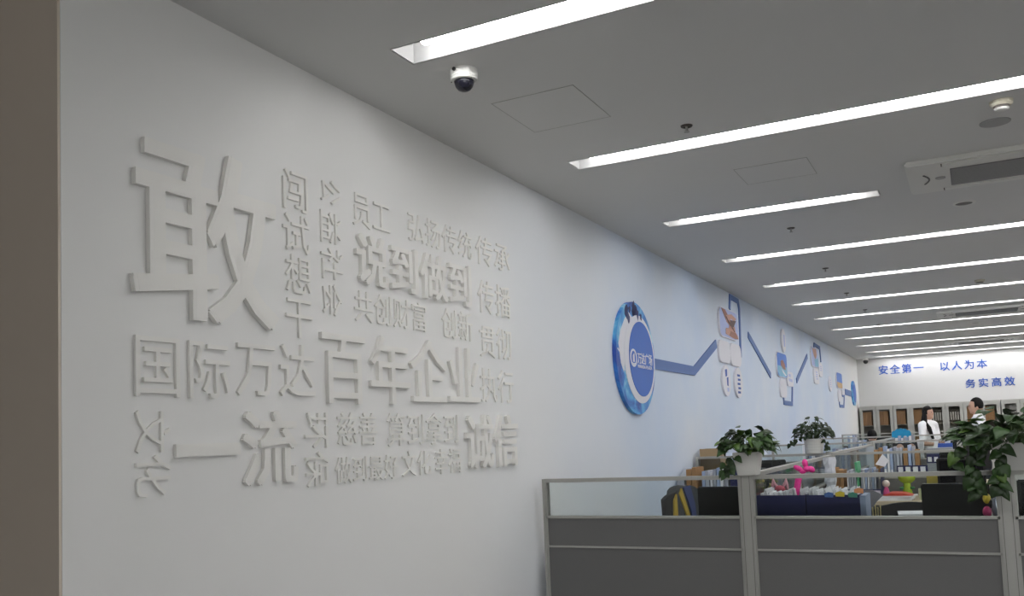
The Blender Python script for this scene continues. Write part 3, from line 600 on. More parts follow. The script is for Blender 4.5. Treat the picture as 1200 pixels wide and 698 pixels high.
def plant(x, y, zb, pot_h, rt, rb, lab, nleaf, size, rad, hgt, vines, seed, single=True, bright=.15, square=False, lean=(0, 0)):
    R = random.Random(seed); t = thing('potted_plant', (x, y, zb), lab, 'plant')
    if square:
        b = MB(); 
        def ring(s, z): return [b.b.verts.new((sx*s, sy*s, z)) for sx, sy in ((-1, -1), (1, -1), (1, 1), (-1, 1))]
        rs = [ring(rb, 0), ring(rt, pot_h), ring(rt-.006, pot_h), ring(rt-.010, pot_h-.025)]
        b.b.faces.new(rs[0][::-1]); b.b.faces.new(rs[-1])
        for p, q in zip(rs, rs[1:]):
            for k in range(4): b.b.faces.new([p[k], p[(k+1) % 4], q[(k+1) % 4], q[k]])
        b.obj('pot', M_pot, t, bevel=.004)
        MB().box(-rt+.012, rt-.012, -rt+.012, rt-.012, pot_h-.024, pot_h-.014).obj('soil', M_soil, t)
    else:
        prof = [(rb, 0)]
        for k in range(1, 9): prof.append((rb+(rt-rb)*k/9+.0015*(k % 2), pot_h*.86*k/9))
        prof += [(rt, pot_h*.87), (rt+.004, pot_h*.88), (rt+.004, pot_h), (rt-.004, pot_h), (rt-.01, pot_h-.02)]
        MB().lathe(prof, n=28).obj('pot', M_pot, t); MB().lathe([(rt-.012, pot_h-.019), (rt-.012, pot_h-.012)], n=20).obj('soil', M_soil, t)
    bm = bmesh.new(); sb = MB()
    def add(p, d, s, up):
        me = LM[2*R.randrange(3)+(1 if R.random() < bright else 0)]
        xax = d.normalized(); zax = (up-xax*up.dot(xax)).normalized(); yax = zax.cross(xax)
        M = Matrix((xax, yax, zax)).transposed().to_4x4(); M.translation = p
        if single:
            o = put('leaf', me, t); o.matrix_local = M @ Matrix.Diagonal((s, s*(.85+.3*R.random()), s, 1))
        else:
            tmp = me.copy(); tmp.transform(M @ Matrix.Diagonal((s, s, s, 1))); bm.from_mesh(tmp); bpy.data.meshes.remove(tmp)
    top = Vector((0, 0, pot_h-.01))
    for i in range(nleaf):
        az = R.uniform(0, 2*math.pi); el = R.random()**.55; rr_ = rad*(.25+.75*math.sqrt(R.random()))
        c = Vector((rr_*math.cos(az)+lean[0]*rr_, rr_*math.sin(az)*.8, hgt*(el*math.cos(min(1.4, rr_/rad*1.25))))) + top
        c.z = max(c.z, pot_h+.012+(.02 if rr_ < rt*1.2 else 0))
        out = Vector((math.cos(az), math.sin(az), R.uniform(-.55, .45))); out.rotate(Matrix.Rotation(R.uniform(-.6, .6), 3, 'Z'))
        up = Vector((R.uniform(-.4, .4), R.uniform(-.6, .1), 1))
        add(c-out.normalized()*size*.3, out, size*R.uniform(.7, 1.25), up)
        if i % 3 == 0: sb.tube([top+Vector((c.x*.15, c.y*.15, -.01)), top.lerp(c, .55)+Vector((0, 0, .02)), c], [.0022, .0018, .0012], 5)
    for pts in vines:
        P = [Vector(p) for p in pts]; sb.tube(P, .0018, 5)
        L = len(P)*(2 if size < .06 else 3)
        for k in range(L):
            f = (k+.5)/L*(len(P)-1); i = int(f); p = P[i].lerp(P[i+1], f-i); sd = -1 if k % 2 else 1
            add(p, Vector((sd*R.uniform(.3, 1), R.uniform(-.8, -.1), R.uniform(-1, -.2))), size*R.uniform(.6, 1.1), Vector((0, -1, .5)))
    sb.obj('stems', M_stem, t, smooth=True, kind='stuff')
    if not single:
        me = bpy.data.meshes.new('foliage'); bm.to_mesh(me); me.materials.append(M_leaf); put('foliage', me, t, kind='stuff')
    bm.free(); return t
plant(1.232, ROW[0]+.025, ZR[0]+.0005, .118, .066, .048, 'green leafy plant in a white tapered square pot on the foreground partition', 165, .050, .150, .165,
      [[(-.05, -.05, .11), (-.10, -.06, .08), (-.115, -.06, .03), (-.09, -.06, .012)], [(-.04, -.06, .11), (-.08, -.08, .05), (-.07, -.08, .02)]], 5, bright=.12, square=True)
plant(1.06, ROW[1]+.022, ZR[1]+.0005, .125, .083, .066, 'smaller leafy plant in a ribbed round white pot on the second partition', 190, .045, .155, .22,
      [[(.07, -.05, .12), (.11, -.06, .08), (.12, -.06, .03)], [(-.10, -.05, .13), (-.17, -.06, .12), (-.19, -.06, .08)]], 8, single=False, bright=.1)
plant(2.435, ROW[0]+.025, ZR[0]+.0005, .125, .083, .060, 'big dark leafy plant trailing over a grey square pot at the right edge', 190, .066, .25, .19,
      [[(-.04, -.08, .12), (-.055, -.10, .04), (-.06, -.10, -.04), (-.055, -.09, -.10)], [(-.08, -.06, .13), (-.16, -.07, .06), (-.17, -.07, -.03), (-.14, -.06, -.10)],
       [(-.10, -.04, .13), (-.22, -.05, .10), (-.24, -.05, .03)]], 14, bright=.14, square=True)
# ------------------------------------------------------------------ clutter behind the partitions
def slab_mesh(name, m, w_=.03, d=.23, h=.30, slope=.0):
    return MB().prism([(0, 0), (d, 0), (d, h), (0, h-slope)], 0, 0, w_).mesh(name, m)
fold_g = slab_mesh('folder', M_fgrey); fold_b = slab_mesh('folder', M_fblue); mag = slab_mesh('magazine_file', M_fgrey, .07, .24, .30, .10); kraft = slab_mesh('box_file', M_kraft, .06, .24, .29); grn = slab_mesh('folder', mat('folder_green', (.10, .42, .20), .5)); pap = slab_mesh('folder', M_paper, .012, .21, .29)
lab_me = MB().box(.006, .024, -.0015, 0, .04, .12).mesh('spine_label', M_paper)
def folders(spec, x, y, z, h, label, group, tilt=.02, gap=.008, d=1.0):
    """spec: list of (mesh, width scale); one object each, in a row along x"""
    for me, ws in spec:
        wd = {'folder': .03, 'magazine_file': .07, 'box_file': .06}[me.name.split('.')[0]]*ws
        if me is pap: wd = .012*ws
        hh = h*R_.uniform(.92, 1.05)/.30
        nmn = me.name.split('.')[0]
        cw_ = 'grey' if me is fold_g else ('pale blue' if me is fold_b else ('white' if me is pap else 'brown'))
        o = put(nmn, me, None, loc=(x, y+R_.uniform(-.01, .01), z+.0005), rot=(0, R_.uniform(0, tilt), 0), sc=(ws, d, hh), label=label.replace('COLOUR', cw_), cat='folder' if nmn == 'folder' else 'file box', group=group)
        if me in (fold_g, fold_b) and ws > .9: put('spine_label', lab_me, o)
        x += wd+gap
    return x
# left bay, desk before the second row
yD = 7.45; zD = .8605
xx = folders([(mag, .9)], .012, yD, zD, .26, 'grey magazine file against the left wall, in front of the second partition', 'desk files, left bay')
xx = folders([(kraft, .7), (kraft, .6)], xx+.012, yD, zD, .29, 'tall kraft box file beside the left wall before the second partition', 'kraft box files, left bay')
xx = folders([(fold_b, .8), (fold_g, 1), (pap, 1.5), (fold_g, .7), (fold_b, .8), (pap, 2), (fold_g, 1)], max(xx+.01, xat(822, 570, yD)), yD+.02, zD, .26, 'COLOUR folder in the upright row above the left monitor', 'folders above the left monitor', .03)
t = thing('desk_organizer', (xx+.01, yD+.02, zD), 'navy desk organizer with white papers right of the left-bay folders', 'organizer')
MB().box(0, .12, 0, .20, 0, .26).obj('bin', M_navy, t, bevel=.004)
for k in range(3): MB().box(.015+k*.03, .022+k*.03, .02, .18, .24, .30-.01*k).obj('paper', M_paper, t, rot=(0, -.1, 0))
t = thing('cardboard_box', (.02, 8.09, .7505), 'tall brown carton with a slanting side by the left wall behind the second partition', 'box')
MB().prism([(.0, 0), (.26, 0), (.20, .53), (.03, .53)], 1, 0, .22).obj('carton', M_brown, t); MB().box(.028, .195, -.006, .002, .44, .532).obj('front_flap', mat('flap_tan', (.42, .30, .17), .7), t)
# chair with jacket
def chair(x, y, rz, lab, m=M_blackm, zb=1.02):
    t = thing('office_chair', (x, y, 0), lab, 'chair', rz=rz)
    MB().box(-.23, .23, -.22, .22, .44, .51).obj('seat', m, t, bevel=.03)
    b = MB(); n = 12; pts = [(-.21+.42*k/n, zb-.05+.05*math.sin(math.pi*k/n)**.6) for k in range(n+1)]
    b.prism([(-.19, .62)]+pts+[(.19, .62)], 1, .20, .235).obj('backrest', m, t, smooth=False)
    MB().box(-.03, .03, .236, .25, .46, .8).obj('back_bar', M_black, t)
    MB().lathe([(.03, .10), (.03, .43)], n=12).obj('column', M_alu2, t)
    for k in range(5):
        a = 2*math.pi*k/5; l = MB().tube([(0, 0, .10), (.28*math.cos(a), .28*math.sin(a), .06)], [.022, .014], 6).obj('leg', M_black, t)
        MB().lathe([(.028, -.012), (.028, .012)], n=12, axis=1).obj('caster', M_black, l, loc=(.28*math.cos(a), .28*math.sin(a), .029))
    return t
c1 = chair(.315, 6.05, math.pi+1.15, 'office chair by the left wall seen through the foreground glass', zb=1.05)
M_jk = mat('jacket_grey', (.07, .075, .08), .85, var=.15); M_yel = mat('jacket_yellow', (.55, .38, .05), .8); M_jb = mat('jacket_blue', (.07, .09, .22), .8)
t = thing('jacket', (.315+.22*math.sin(1.15), 6.05-.22*math.cos(1.15), 1.05), 'dark jacket with yellow and blue stripes hung over the chair by the left wall', 'jacket', None, 1.15)
def drape(p, m, x0, x1, zt, zb, yo, nm):
    b = MB(); n = 8; pr = []
    for k in range(n+1): a = math.pi*k/n; pr.append(((x0+x1)/2-(x1-x0)/2*math.cos(a), zt-(.06*(1-math.sin(a)**.7))))
    b.prism([(x0-.01, zb)]+pr+[(x1+.015, zb)], 1, yo, yo+.012).obj(nm, m, p)
drape(t, M_jk, -.10, .12, .03, -.45, -.025, 'jacket_body'); drape(t, M_jk, -.10, .12, .03, -.30, .055, 'jacket_back')
MB().prism([(-.085, -.02), (-.06, .015), (.02, -.19), (.035, -.32), (.01, -.32), (-.02, -.17)], 1, -.036, -.0255).obj('yellow_stripe', M_yel, t)
MB().prism([(-.04, .02), (.03, .03), (.07, -.1), (.09, -.3), (.045, -.3), (.03, -.14)], 1, -.034, -.0255).obj('blue_stripe', M_jb, t)
MB().prism([(-.13, -.06), (-.105, -.02), (-.10, -.35), (-.15, -.35)], 1, -.03, .05).obj('yellow_edge', M_yel, t)
# middle bay: navy boxes with white papers right behind the foreground glass
zb0 = .7505
for i, (ua, ub) in enumerate(((883.5, 944), (945.5, 1008))):
    x0, x1 = max(1.216, xat(ua, 592, 4.93)), xat(ub, 592, 4.93); zt = aty(940, 580, 4.93)[1]
    t = thing('storage_box', (x0, 4.93, zb0), f'navy blue storage box full of white papers behind the foreground glass, {["left", "right"][i]} one', 'box', 'navy storage boxes')
    W = x1-x0; Hh = zt-zb0; b = MB(); b.box(0, W, 0, .006, 0, Hh); b.box(0, W, .244, .25, 0, Hh); b.box(0, .006, .006, .244, 0, Hh); b.box(W-.006, W, .006, .244, 0, Hh); b.box(.006, W-.006, .006, .244, 0, .006)
    b.obj('box_body', M_navy, t)
    b = MB()
    for k in range(15):
        px = .015+k*(W-.03)/15; hh = Hh+R_.uniform(.005, .035)
        b.box(px, px+.004, .02, .23, Hh-.10, hh, Matrix.Translation((px, .1, Hh-.1)) @ Matrix.Rotation(R_.uniform(-.15, .15), 4, 'Y') @ Matrix.Translation((-px, -.1, -Hh+.1)))
        b.ball((px+.01, R_.uniform(.05, .2), Hh-.005), R_.uniform(.014, .026), (1.3, 1, .8), 6, 4)
    b.obj('papers', M_paper, t, kind='stuff')
x0 = xat(1008.5, 592, 4.95); put('folder', fold_b, None, loc=(x0, 4.94, zb0), sc=(.9, 1, 1.08), label='lavender-blue folder at the right end of the navy boxes', cat='folder')
M_yc = mat('tab_yellow', (.72, .55, .05), .6); M_gc = mat('tab_green', (.08, .30, .22), .6); M_oc = mat('tab_orange', (.85, .35, .16), .6); M_bc = mat('tab_blue', (.08, .16, .42), .6)
for u, v, m, cn in ((971, 580, M_bc, 'blue'), (984, 579, M_yc, 'yellow'), (999, 580, M_gc, 'green'), (1006, 575, M_oc, 'orange')):
    x, z = aty(u, v, 4.915); p = [(-.02, -.010), (.022, -.012), (.024, .010), (.0, .016), (-.022, .008)]
    MB().prism(p, 1, 0, .004).obj('sticky_note', m, loc=(x, 4.915, z), label=f'{cn} paper tab hanging over the right navy storage box', cat='note')
# pink balloon flower
t = thing('balloon', (xat(930, 580, 5.02), 5.02, 1.05), 'bright pink twisted balloon sticking up above the navy boxes', 'balloon')
bx, bz = aty(936, 556, 5.02); tx, tz = aty(932.5, 582, 5.02)
b0 = t.location
MB().tube([(tx-b0.x, 0, tz-b0.z-.04), (tx-b0.x+.004, 0, tz-b0.z+.02), (bx-b0.x, 0, bz-b0.z-.01), (bx-b0.x+.004, 0, bz-b0.z)], [.012, .016, .0175, .010], 12).obj('stalk', M_pink, t, smooth=True)
for u, v, r, s in ((943.5, 542.5, .018, (.85, .9, 1.25)), (935.5, 548.5, .019, (1.45, .9, .75)), (945.5, 549, .019, (1, 1, .9)), (950.5, 549.5, .018, (1.2, .9, .9)), (941, 552, .016, (1.2, 1, .8))):
    x, z = aty(u, v, 5.02); MB().ball((0, 0, 0), r, s, 14, 10, Matrix.Rotation(.5 if u < 936 else (-.15 if u < 944 else .5), 3, 'Y')).obj('bulb', M_pink, t, smooth=True, loc=(x-b0.x, R_.uniform(-.006, .006), z-b0.z))
# dried flowers and red yarn bow
t = thing('flower_bunch', (xat(900, 575, 5.27), 5.27, zb0), 'pale yellow and green artificial flower bunch behind the left navy box', 'flowers')
b = MB(); fl = MB(); lf = MB()
for k in range(26):
    p = Vector((R_.uniform(-.05, .06), R_.uniform(-.04, .04), R_.uniform(.32, .42))); b.tube([(0, 0, .1), p*.6+Vector((0, 0, .05)), p], .0012, 4); (fl if k % 2 else lf).ball(p, R_.uniform(.006, .011), (1, 1, 1), 7, 5)
b.obj('stems', M_stem, t, kind='stuff'); fl.obj('yellow_blooms', mat('bloom_yellow', (.62, .52, .22), .7, var=.2), t, kind='stuff'); lf.obj('green_buds', mat('bud_green', (.22, .26, .12), .7, var=.2), t, kind='stuff')
MB().lathe([(.035, 0), (.045, .2), (.04, .2), (.03, .01)], n=16).obj('vase', M_wplastic, t)
t = thing('yarn_bow', (xat(914, 570, 5.22), 5.22, zb0), 'red and pink yarn bow decoration behind the left navy box', 'decoration')
bb = MB(); M_red = mat('yarn_red', (.50, .10, .14), .8, var=.3, scale=60); M_pk = mat('yarn_pink', (.66, .34, .40), .8, var=.3, scale=60)
bb.ball((0, 0, .345), .026, (1.2, .9, .8), 12, 8).obj('knot', M_red, t)
for s in (-1, 1): MB().tube([(s*.01, 0, .35), (s*.03, 0, .375), (s*.033, 0, .40), (s*.04, 0, .37), (s*.042, 0, .31)], [.008, .009, .01, .009, .005], 7).obj('loop', M_pk, t, smooth=True)
MB().lathe([(.03, 0), (.03, .01), (.004, .012), (.004, .33)], n=12).obj('stand', M_wplastic, t)
# white plastic roll bag
t = thing('plastic_bag', (xat(970, 560, 7.3)+.02, 7.3, zD), 'tall crumpled white plastic bag standing on the desk before the second partition', 'bag')
b = MB(); pr = []
for k in range(14): z = .34*k/13; pr.append((.030+.003*math.sin(k*2.3)+.0014*k, z))
b.lathe(pr, n=12)
for v in b.b.verts: v.co += Vector((R_.uniform(-.007, .007), R_.uniform(-.007, .007), 0))
b.obj('bag_body', mat('bag_white', (.66, .68, .74), .35), t)
# kraft boxes, rack of folders
xk = xat(975.5, 560, yD)
xk = folders([(kraft, .42)]*3, xk, yD, zD, .25, 'brown kraft box file right of the white plastic bag', 'kraft box files, middle bay', .0, .003)
xk = xat(990.5, 560, yD)
t = thing('folder_rack', (xk, yD-.015, zD), 'navy folder rack with white labels in front of the second partition', 'rack'); RW = .262
MB().box(0, RW, 0, .26, 0, .012).obj('rack_base', M_navy, t); MB().box(0, RW, -.004, 0, 0, .085).obj('rack_front', M_navy, t); MB().box(RW-.004, RW, .0, .26, .012, .24).obj('rack_side', M_navy, t); MB().box(-.0045, -.0005, .0, .26, .012, .10).obj('rack_side', M_navy, t)
for k in range(4): MB().box(.006+k*.064, .060+k*.064, -.0055, -.0042, .012, .075).obj('label_card', mat('label_pinkish', (.66, .58, .66), .6), t)
spec = [(pap, 1.3), (fold_g, .8), (fold_g, .7), (fold_g, .8), (pap, 1), (grn, .9), (fold_g, .6), (pap, 1.2), (fold_b, .8), (pap, 1.5), (fold_g, .7), (fold_b, .6), (fold_g, .6)]
x = xk+.01
for me, ws in spec:
    ws *= .62; wd = (.012 if me is pap else .03)*ws
    lab = 'bright green folder standing out in the navy folder rack' if me is grn else ('white paper file in the navy folder rack' if me is pap else ('pale blue' if me is fold_b else 'grey')+' folder in the navy folder rack')
    put('folder', me, None, loc=(x, yD+.005, zD+.0125), rot=(0, .02 if me is not grn else -.06, 0), sc=(ws, 1, (.225+R_.uniform(-.015, .01)+(.05 if me is grn else 0))/.30), label=lab, cat='folder', group='folders in the navy rack'); x += wd+.0042
t = thing('doll', (xk+RW+.03, yD, zD), 'small pink and white doll toy beside the navy folder rack', 'toy')
MB().lathe([(.022, 0), (.026, .05), (.012, .10)], n=12).obj('body', mat('toy_pink', (.6, .08, .25), .6), t); MB().ball((0, 0, .125), .028, u=12, v=8).obj('head', mat('toy_cream', (.7, .6, .55), .6), t, smooth=True)
# red folder and papers, lime toy
xr, _ = aty(1050, 580, 7.45)
for k in range(4): MB().box(-.12, .12, -.12, .12, 0, .008).obj('paper_stack', M_paper, loc=(xr+R_.uniform(-.01, .01), 7.5, zD+k*.0086+.0002), rot=(0, 0, R_.uniform(-.2, .2)), label='white paper pad in the low pile under the red folder', cat='paper', group='papers under the red folder')
MB().prism([(-.11, 0), (.12, 0), (.06, .018), (-.03, .022)], 1, -.1, .1).obj('folder', mat('folder_red', (.55, .06, .035), .5), loc=(xr+.0, 7.5, zD+.0355), label='red folder lying on the paper pile beside the lime toy', cat='folder')
M_lime = mat('lime_plush', (.34, .48, .03), .6, var=.1)
t = thing('plush_toy', (xat(1063, 570, 7.68), 7.7, zD), 'lime green round-headed toy standing on the desk behind the papers', 'toy')
MB().ball((0, 0, .155), .063, (1.0, .7, .75), 18, 12).obj('head', M_lime, t, smooth=True); MB().lathe([(.036, .0), (.037, .03), (.028, .08), (.024, .12)], n=16).obj('body', M_lime, t, smooth=True)
for s in (-1, 1): MB().ball((s*.035, -.01, .075), .014, (1.6, 1, .8), 10, 6).obj('arm', mat('dark_green', (.03, .16, .06), .6), t, smooth=True)
t = thing('mug', (xat(1081.5, 579, 7.45), 7.45, zD), 'pale green mug beside the lime toy', 'cup'); MB().lathe([(.022, 0), (.03, .04), (.028, .085), (.024, .085), (.02, .01)], n=16).obj('cup_body', mat('pale_green', (.45, .52, .30), .4), t)
MB().tube([(.028, 0, .07), (.045, 0, .06), (.045, 0, .03), (.028, 0, .02)], .004, 6).obj('handle', mat('pale_green', (0, 0, 0)), t)
MB().box(-.04, .04, -.04, .04, 0, .09).obj('small_box', mat('box_yellow', (.50, .42, .08), .6), loc=(xat(1093, 565, 7.8), 7.8, zD+.1005), label='small yellow box on the shelf stand behind the mug', cat='box')
MB().box(-.09, .09, -.07, .07, 0, .10).obj('stand_box', M_blackm, loc=(xat(1096, 565, 7.8), 7.8, zD+.0002), label='black stand box holding the small yellow box', cat='box')
MB().lathe([(.02, 0), (.02, .07), (.014, .09), (.012, .11)], n=12).obj('jar', M_wplastic, loc=(xat(1104, 560, 7.8)-.005, 7.82, zD+.1005), label='small white jar beside the yellow box', cat='jar')
# grey cloth, black chair, stick holder, papers behind the foreground glass
b = MB(); p = [aty(u, v, 5.3) for u, v in ((1011, 574), (1022, 574), (1035, 580), (1027, 588), (1021, 597), (1019, 612), (1019, 645), (1011, 645), (1013, 590))]
cx0, cz0 = p[0]
b.prism([(a-cx0, c-cz0) for a, c in p], 1, 0, .02).obj('cloth', mat('cloth_grey', (.19, .19, .21), .9, var=.1), loc=(cx0, 5.3, cz0), label='grey cloth hanging in a curve beside the navy boxes', cat='cloth')
chair(1.93, 5.95, math.pi, 'black office chair with rounded back in the middle bay', zb=.98)
t = thing('pencil_cup', (xat(1028, 604, 4.95), 4.95, zb0), 'cream cup of pale sticks behind the foreground glass', 'cup')
MB().lathe([(.025, 0), (.028, .21), (.024, .21), (.02, .01)], n=14).obj('cup_body', mat('cream', (.55, .52, .38), .6), t)
for k in range(4): MB().tube([(-.014+k*.009, 0, .1), (-.02+k*.013, R_.uniform(-.01, .01), .265+.01*(k % 2))], .0035, 5).obj('stick', mat('cream_stick', (.60, .52, .27), .6), t)
MB().box(-.07, .07, -.10, .10, 0, .18).obj('wooden_box', M_desk, loc=(xat(1072, 600, 5.2), 5.25, zb0), label='light wooden box behind the foreground glass left of the middle monitor', cat='box')
for k in range(3): MB().box(-.075, .075, -.11, .11, 0, .010).obj('paper_stack', M_paper, loc=(xat(1072, 600, 5.2)-.005*k, 5.25, zb0+.1805+k*.0105), rot=(0, 0, .1*k-.1), label='white papers piled on the light wooden box', cat='paper', group='papers on the wooden box')
# right of the middle monitor
M_pk2 = mat('toy_magenta', (.6, .05, .2), .5)
t = thing('doll', (xat(1157, 600, 5.0), 5.0, zb0), 'pink and yellow hanging doll ornaments right of the middle monitor', 'toy')
MB().lathe([(.02, 0), (.018, .17), (.008, .2)], n=12).obj('stand', M_wplastic, t); MB().ball((0, 0, .235), .026, (.8, .8, 1.1), 12, 8).obj('pink_body', M_pk2, t, smooth=True); MB().ball((.002, 0, .30), .018, (1, .8, 1.4), 12, 8).obj('yellow_top', M_yc, t, smooth=True); MB().ball((.02, 0, .275), .013, (1, 1, 1.8), 10, 8).obj('black_part', M_black, t, smooth=True)
t = thing('glass_ornament', (xat(1167, 600, 5.0), 5.0, zb0), 'silvery oval ornament beside the foreground post at the right', 'ornament')
MB().lathe([(.025, 0), (.02, .01), (.006, .015), (.006, .2)], n=12).obj('foot', M_alu, t); MB().ball((0, 0, .265), .02, (.9, .8, 3.0), 16, 12).obj('oval_body', mat('silver_iris', (.42, .44, .55), .2, .6), t, smooth=True)
# white bundle above left monitor
MB().ball((0, 0, .03), .05, (1, .9, .6), 12, 8).obj('paper_bundle', M_paper, smooth=True, loc=(xat(863, 565, 7.5), 7.5, zD+.0), label='white wrapped bundle on the desk below the left plant', cat='bundle')
# things beyond the second partition (seen through its glass)
def row_things(i, u0, u1, spec, y, h, lab, grp, v=540, z=.75, tilt=.02):
    return folders(spec, xat(u0, v, y), y, z, h, lab, grp, tilt)
y3 = 10.85; z3 = .7805
row_things(2, 976, 1000, [(fold_b, 1), (fold_g, .9), (pap, 2), (fold_b, .9), (fold_g, 1), (fold_g, .8), (fold_b, .8)], y3, .40, 'tall COLOUR folder beyond the second partition under its plant', 'grey-blue folders beyond the second partition', z=z3)
t = thing('document_holder', (xat(1000, 540, y3), y3+.02, z3), 'upright clear document holder beyond the second partition', 'holder'); MB().box(0, .22, 0, .008, 0, .42).obj('plate', mat('pale_clear', (.45, .50, .55), .3), t); MB().box(-.01, .0, 0, .02, 0, .43).obj('edge', M_alu, t); MB().box(.22, .23, 0, .02, 0, .43).obj('edge', M_alu, t)
row_things(2, 1024, 1031, [(kraft, .7), (kraft, .7)], y3, .40, 'pair of brown box files beyond the second partition left of the white card', 'brown box file pair', z=z3)
row_things(2, 1035, 1046, [(fold_b, 1), (pap, 2), (fold_b, 1), (fold_g, .8)], y3, .40, 'COLOUR folder beyond the second partition between the brown files', 'middle folders third desk', z=z3)
t = thing('folder_rack', (xat(1048, 545, y3-.1)+.02, y3-.03, z3), 'navy folder rack with square white labels beyond the second partition', 'rack'); RW2 = .31
MB().box(0, RW2, 0, .26, 0, .012).obj('rack_base', M_navy, t); MB().box(0, RW2, -.004, 0, 0, .20).obj('rack_front', M_navy, t)
for k in range(4): MB().box(.012+k*.075, .062+k*.075, -.0055, -.0042, .13, .185).obj('label_card', M_paper, t)
row_things(2, 1050.5, 1075, [(fold_g, 1), (fold_g, .8), (kraft, .75), (fold_b, 1), (fold_g, .7), (kraft, .75)], y3, .40, 'COLOUR file standing in the far navy rack', 'files in the far navy rack', z=z3+.0125)
t = thing('drawer_unit', (xat(1078, 540, y3)+.07, y3-.01, z3), 'grey desktop drawer unit with blue labels beyond the second partition', 'drawer unit')
MB().box(0, .26, 0, .25, 0, .38).obj('unit_body', mat('drawer_grey', (.26, .28, .30), .5), t, bevel=.004); MB().box(.0, .26, -.004, 0, .22, .32).obj('blue_band', M_navy, t)
for k in range(4): MB().box(.012+k*.062, .05+k*.062, -.0055, -.0042, .235, .285).obj('label_card', M_paper, t)
# white card and dark item above the foreground rail
x, z = aty(1032, 540, 7.9); MB().prism([(-.05, -.03), (.02, -.05), (.055, .0), (.01, .055)], 1, 0, .003).obj('note_card', M_paper, loc=(x, 7.985, z), label='tilted white card fixed on the second partition glass', cat='note')
# ---- further rows
def small_clutter():
    # third row: left bay
    folders([(pap, 2), (fold_g, .9), (fold_b, 1), (pap, 2), (mag, .8), (fold_b, .8)], xat(940, 530, 10.9), 10.9, z3, .50, 'COLOUR file in the left bay before the third partition', 'left-bay folders before the third partition')
    folders([(fold_g, 1), (fold_b, 1), (pap, 2), (fold_g, .8), (fold_b, .8)], xat(1000, 520, 14.1), 14.1, z3, .47, 'COLOUR folder before the fourth partition near the second plant', 'folders before the fourth partition')
    folders([(pap, 3), (fold_b, 1.0), (pap, 2), (fold_g, .8), (fold_b, 1), (pap, 2.5), (fold_g, 1)], 1.24, 14.1, z3, .49, 'COLOUR folder before the fourth partition in the middle bay', 'middle-bay folders before the fourth partition')
    folders([(fold_b, 1), (pap, 3), (fold_b, 1.0), (fold_g, 1)], .2, 17.4, z3, .50, 'COLOUR folder before the fifth partition in the left bay', 'folders before the fifth partition')
small_clutter()
t = thing('photo_frame', (xat(1046, 526, 11.75), 11.8, .7505), 'dark framed picture with two pale faces beyond the third partition', 'picture'); 
MB().box(0, .30, 0, .02, 0, .46).obj('frame', M_blackm, t); 
for k in (0, 1): MB().prism([(x_*.045+.08+k*.13, z_*.05+.40) for x_, z_ in [(math.cos(a*math.pi/6), math.sin(a*math.pi/6)) for a in range(12)]], 1, -.003, -.0005).obj('face_patch', mat('face_print', (.55, .36, .28), .6), t)
MB().box(.01, .29, -.002, -.0004, .30, .35).obj('pale_band', mat('band_print', (.5, .32, .25), .6), t) if False else None
for k, (u, rot) in enumerate(((1075, .35), (1083, -.3), (1091, .35))):
    x, z = aty(u, 521, 11.7); MB().box(-.02, .02, -.1, .1, 0, .50).obj('paper_roll', M_paper, loc=(x, 11.60+.1*k, .7505), rot=(0, rot*.35, 0), label='white sheet leaning in a zigzag beyond the third partition', cat='paper', group='leaning white sheets')
x, z = aty(1099, 520, 12.2); t = thing('storage_tray', (x+.0, 11.72, .7505), 'blue storage tray with a white cup beyond the third partition', 'tray'); MB().box(0, .17, 0, .2, 0, .44).obj('tray_body', mat('tray_blue', (.05, .12, .5), .5), t, bevel=.005); MB().lathe([(.03, .441), (.035, .51)], n=12).obj('cup', M_paper, t, loc=(.12, .1, 0))
MB().box(-.10, .10, -.08, .08, 0, .34).obj('paper_carton', mat('carton_dark', (.10, .10, .11), .7), loc=(xat(886, 545, 8.35)-.02, 8.3, .7505), label='dark carton beyond the second partition, right of the left pot', cat='box')
MB().lathe([(.03, 0), (.035, .10), (.03, .30), (.012, .33), (.012, .36)], n=14).obj('water_bottle', mat('bottle_blue', (.25, .45, .65), .3), loc=(xat(1001, 505, 17.45)+.12, 17.40, z3), label='light blue bottle before the fifth partition', cat='bottle')
# cyan cloth over the far rail
b = MB(); n = 14; xa, za = aty(1045, 508, 14.66); xb, _ = aty(1067, 505, 14.66)
W = xb-xa; zrail = ZR[3]
top = [(W*k/n, zrail+.015+.085*math.sin(math.pi*min(1, (k+1)/(n+2)))**.6+.01*math.sin(k*2.1)) for k in range(n+1)]
bot = [(W*k/n, zrail-.06+.05*abs(k/n-.35)-(.05 if k > 6 else 0)) for k in range(n, -1, -1)]
b.prism([(p[0], p[1]-zrail) for p in top+bot], 1, -.045, -.008)
b.prism([(p[0], p[1]-zrail) for p in top+[(W, zrail+.001), (0, zrail+.001)]], 1, -.0079, .075)
b.obj('bag_cloth', mat('cyan_cloth', (.01, .26, .50), .7, var=.25, scale=14), loc=(xa, 14.70, zrail), label='bright blue cloth bag lying over the fourth partition rail', cat='bag')
MB().box(-.15, .15, -.1, .1, 0, .06).obj('black_tray', M_blackm, loc=(1.55, 14.25, 1.15-.37), label='flat black tray before the fourth partition', cat='tray')
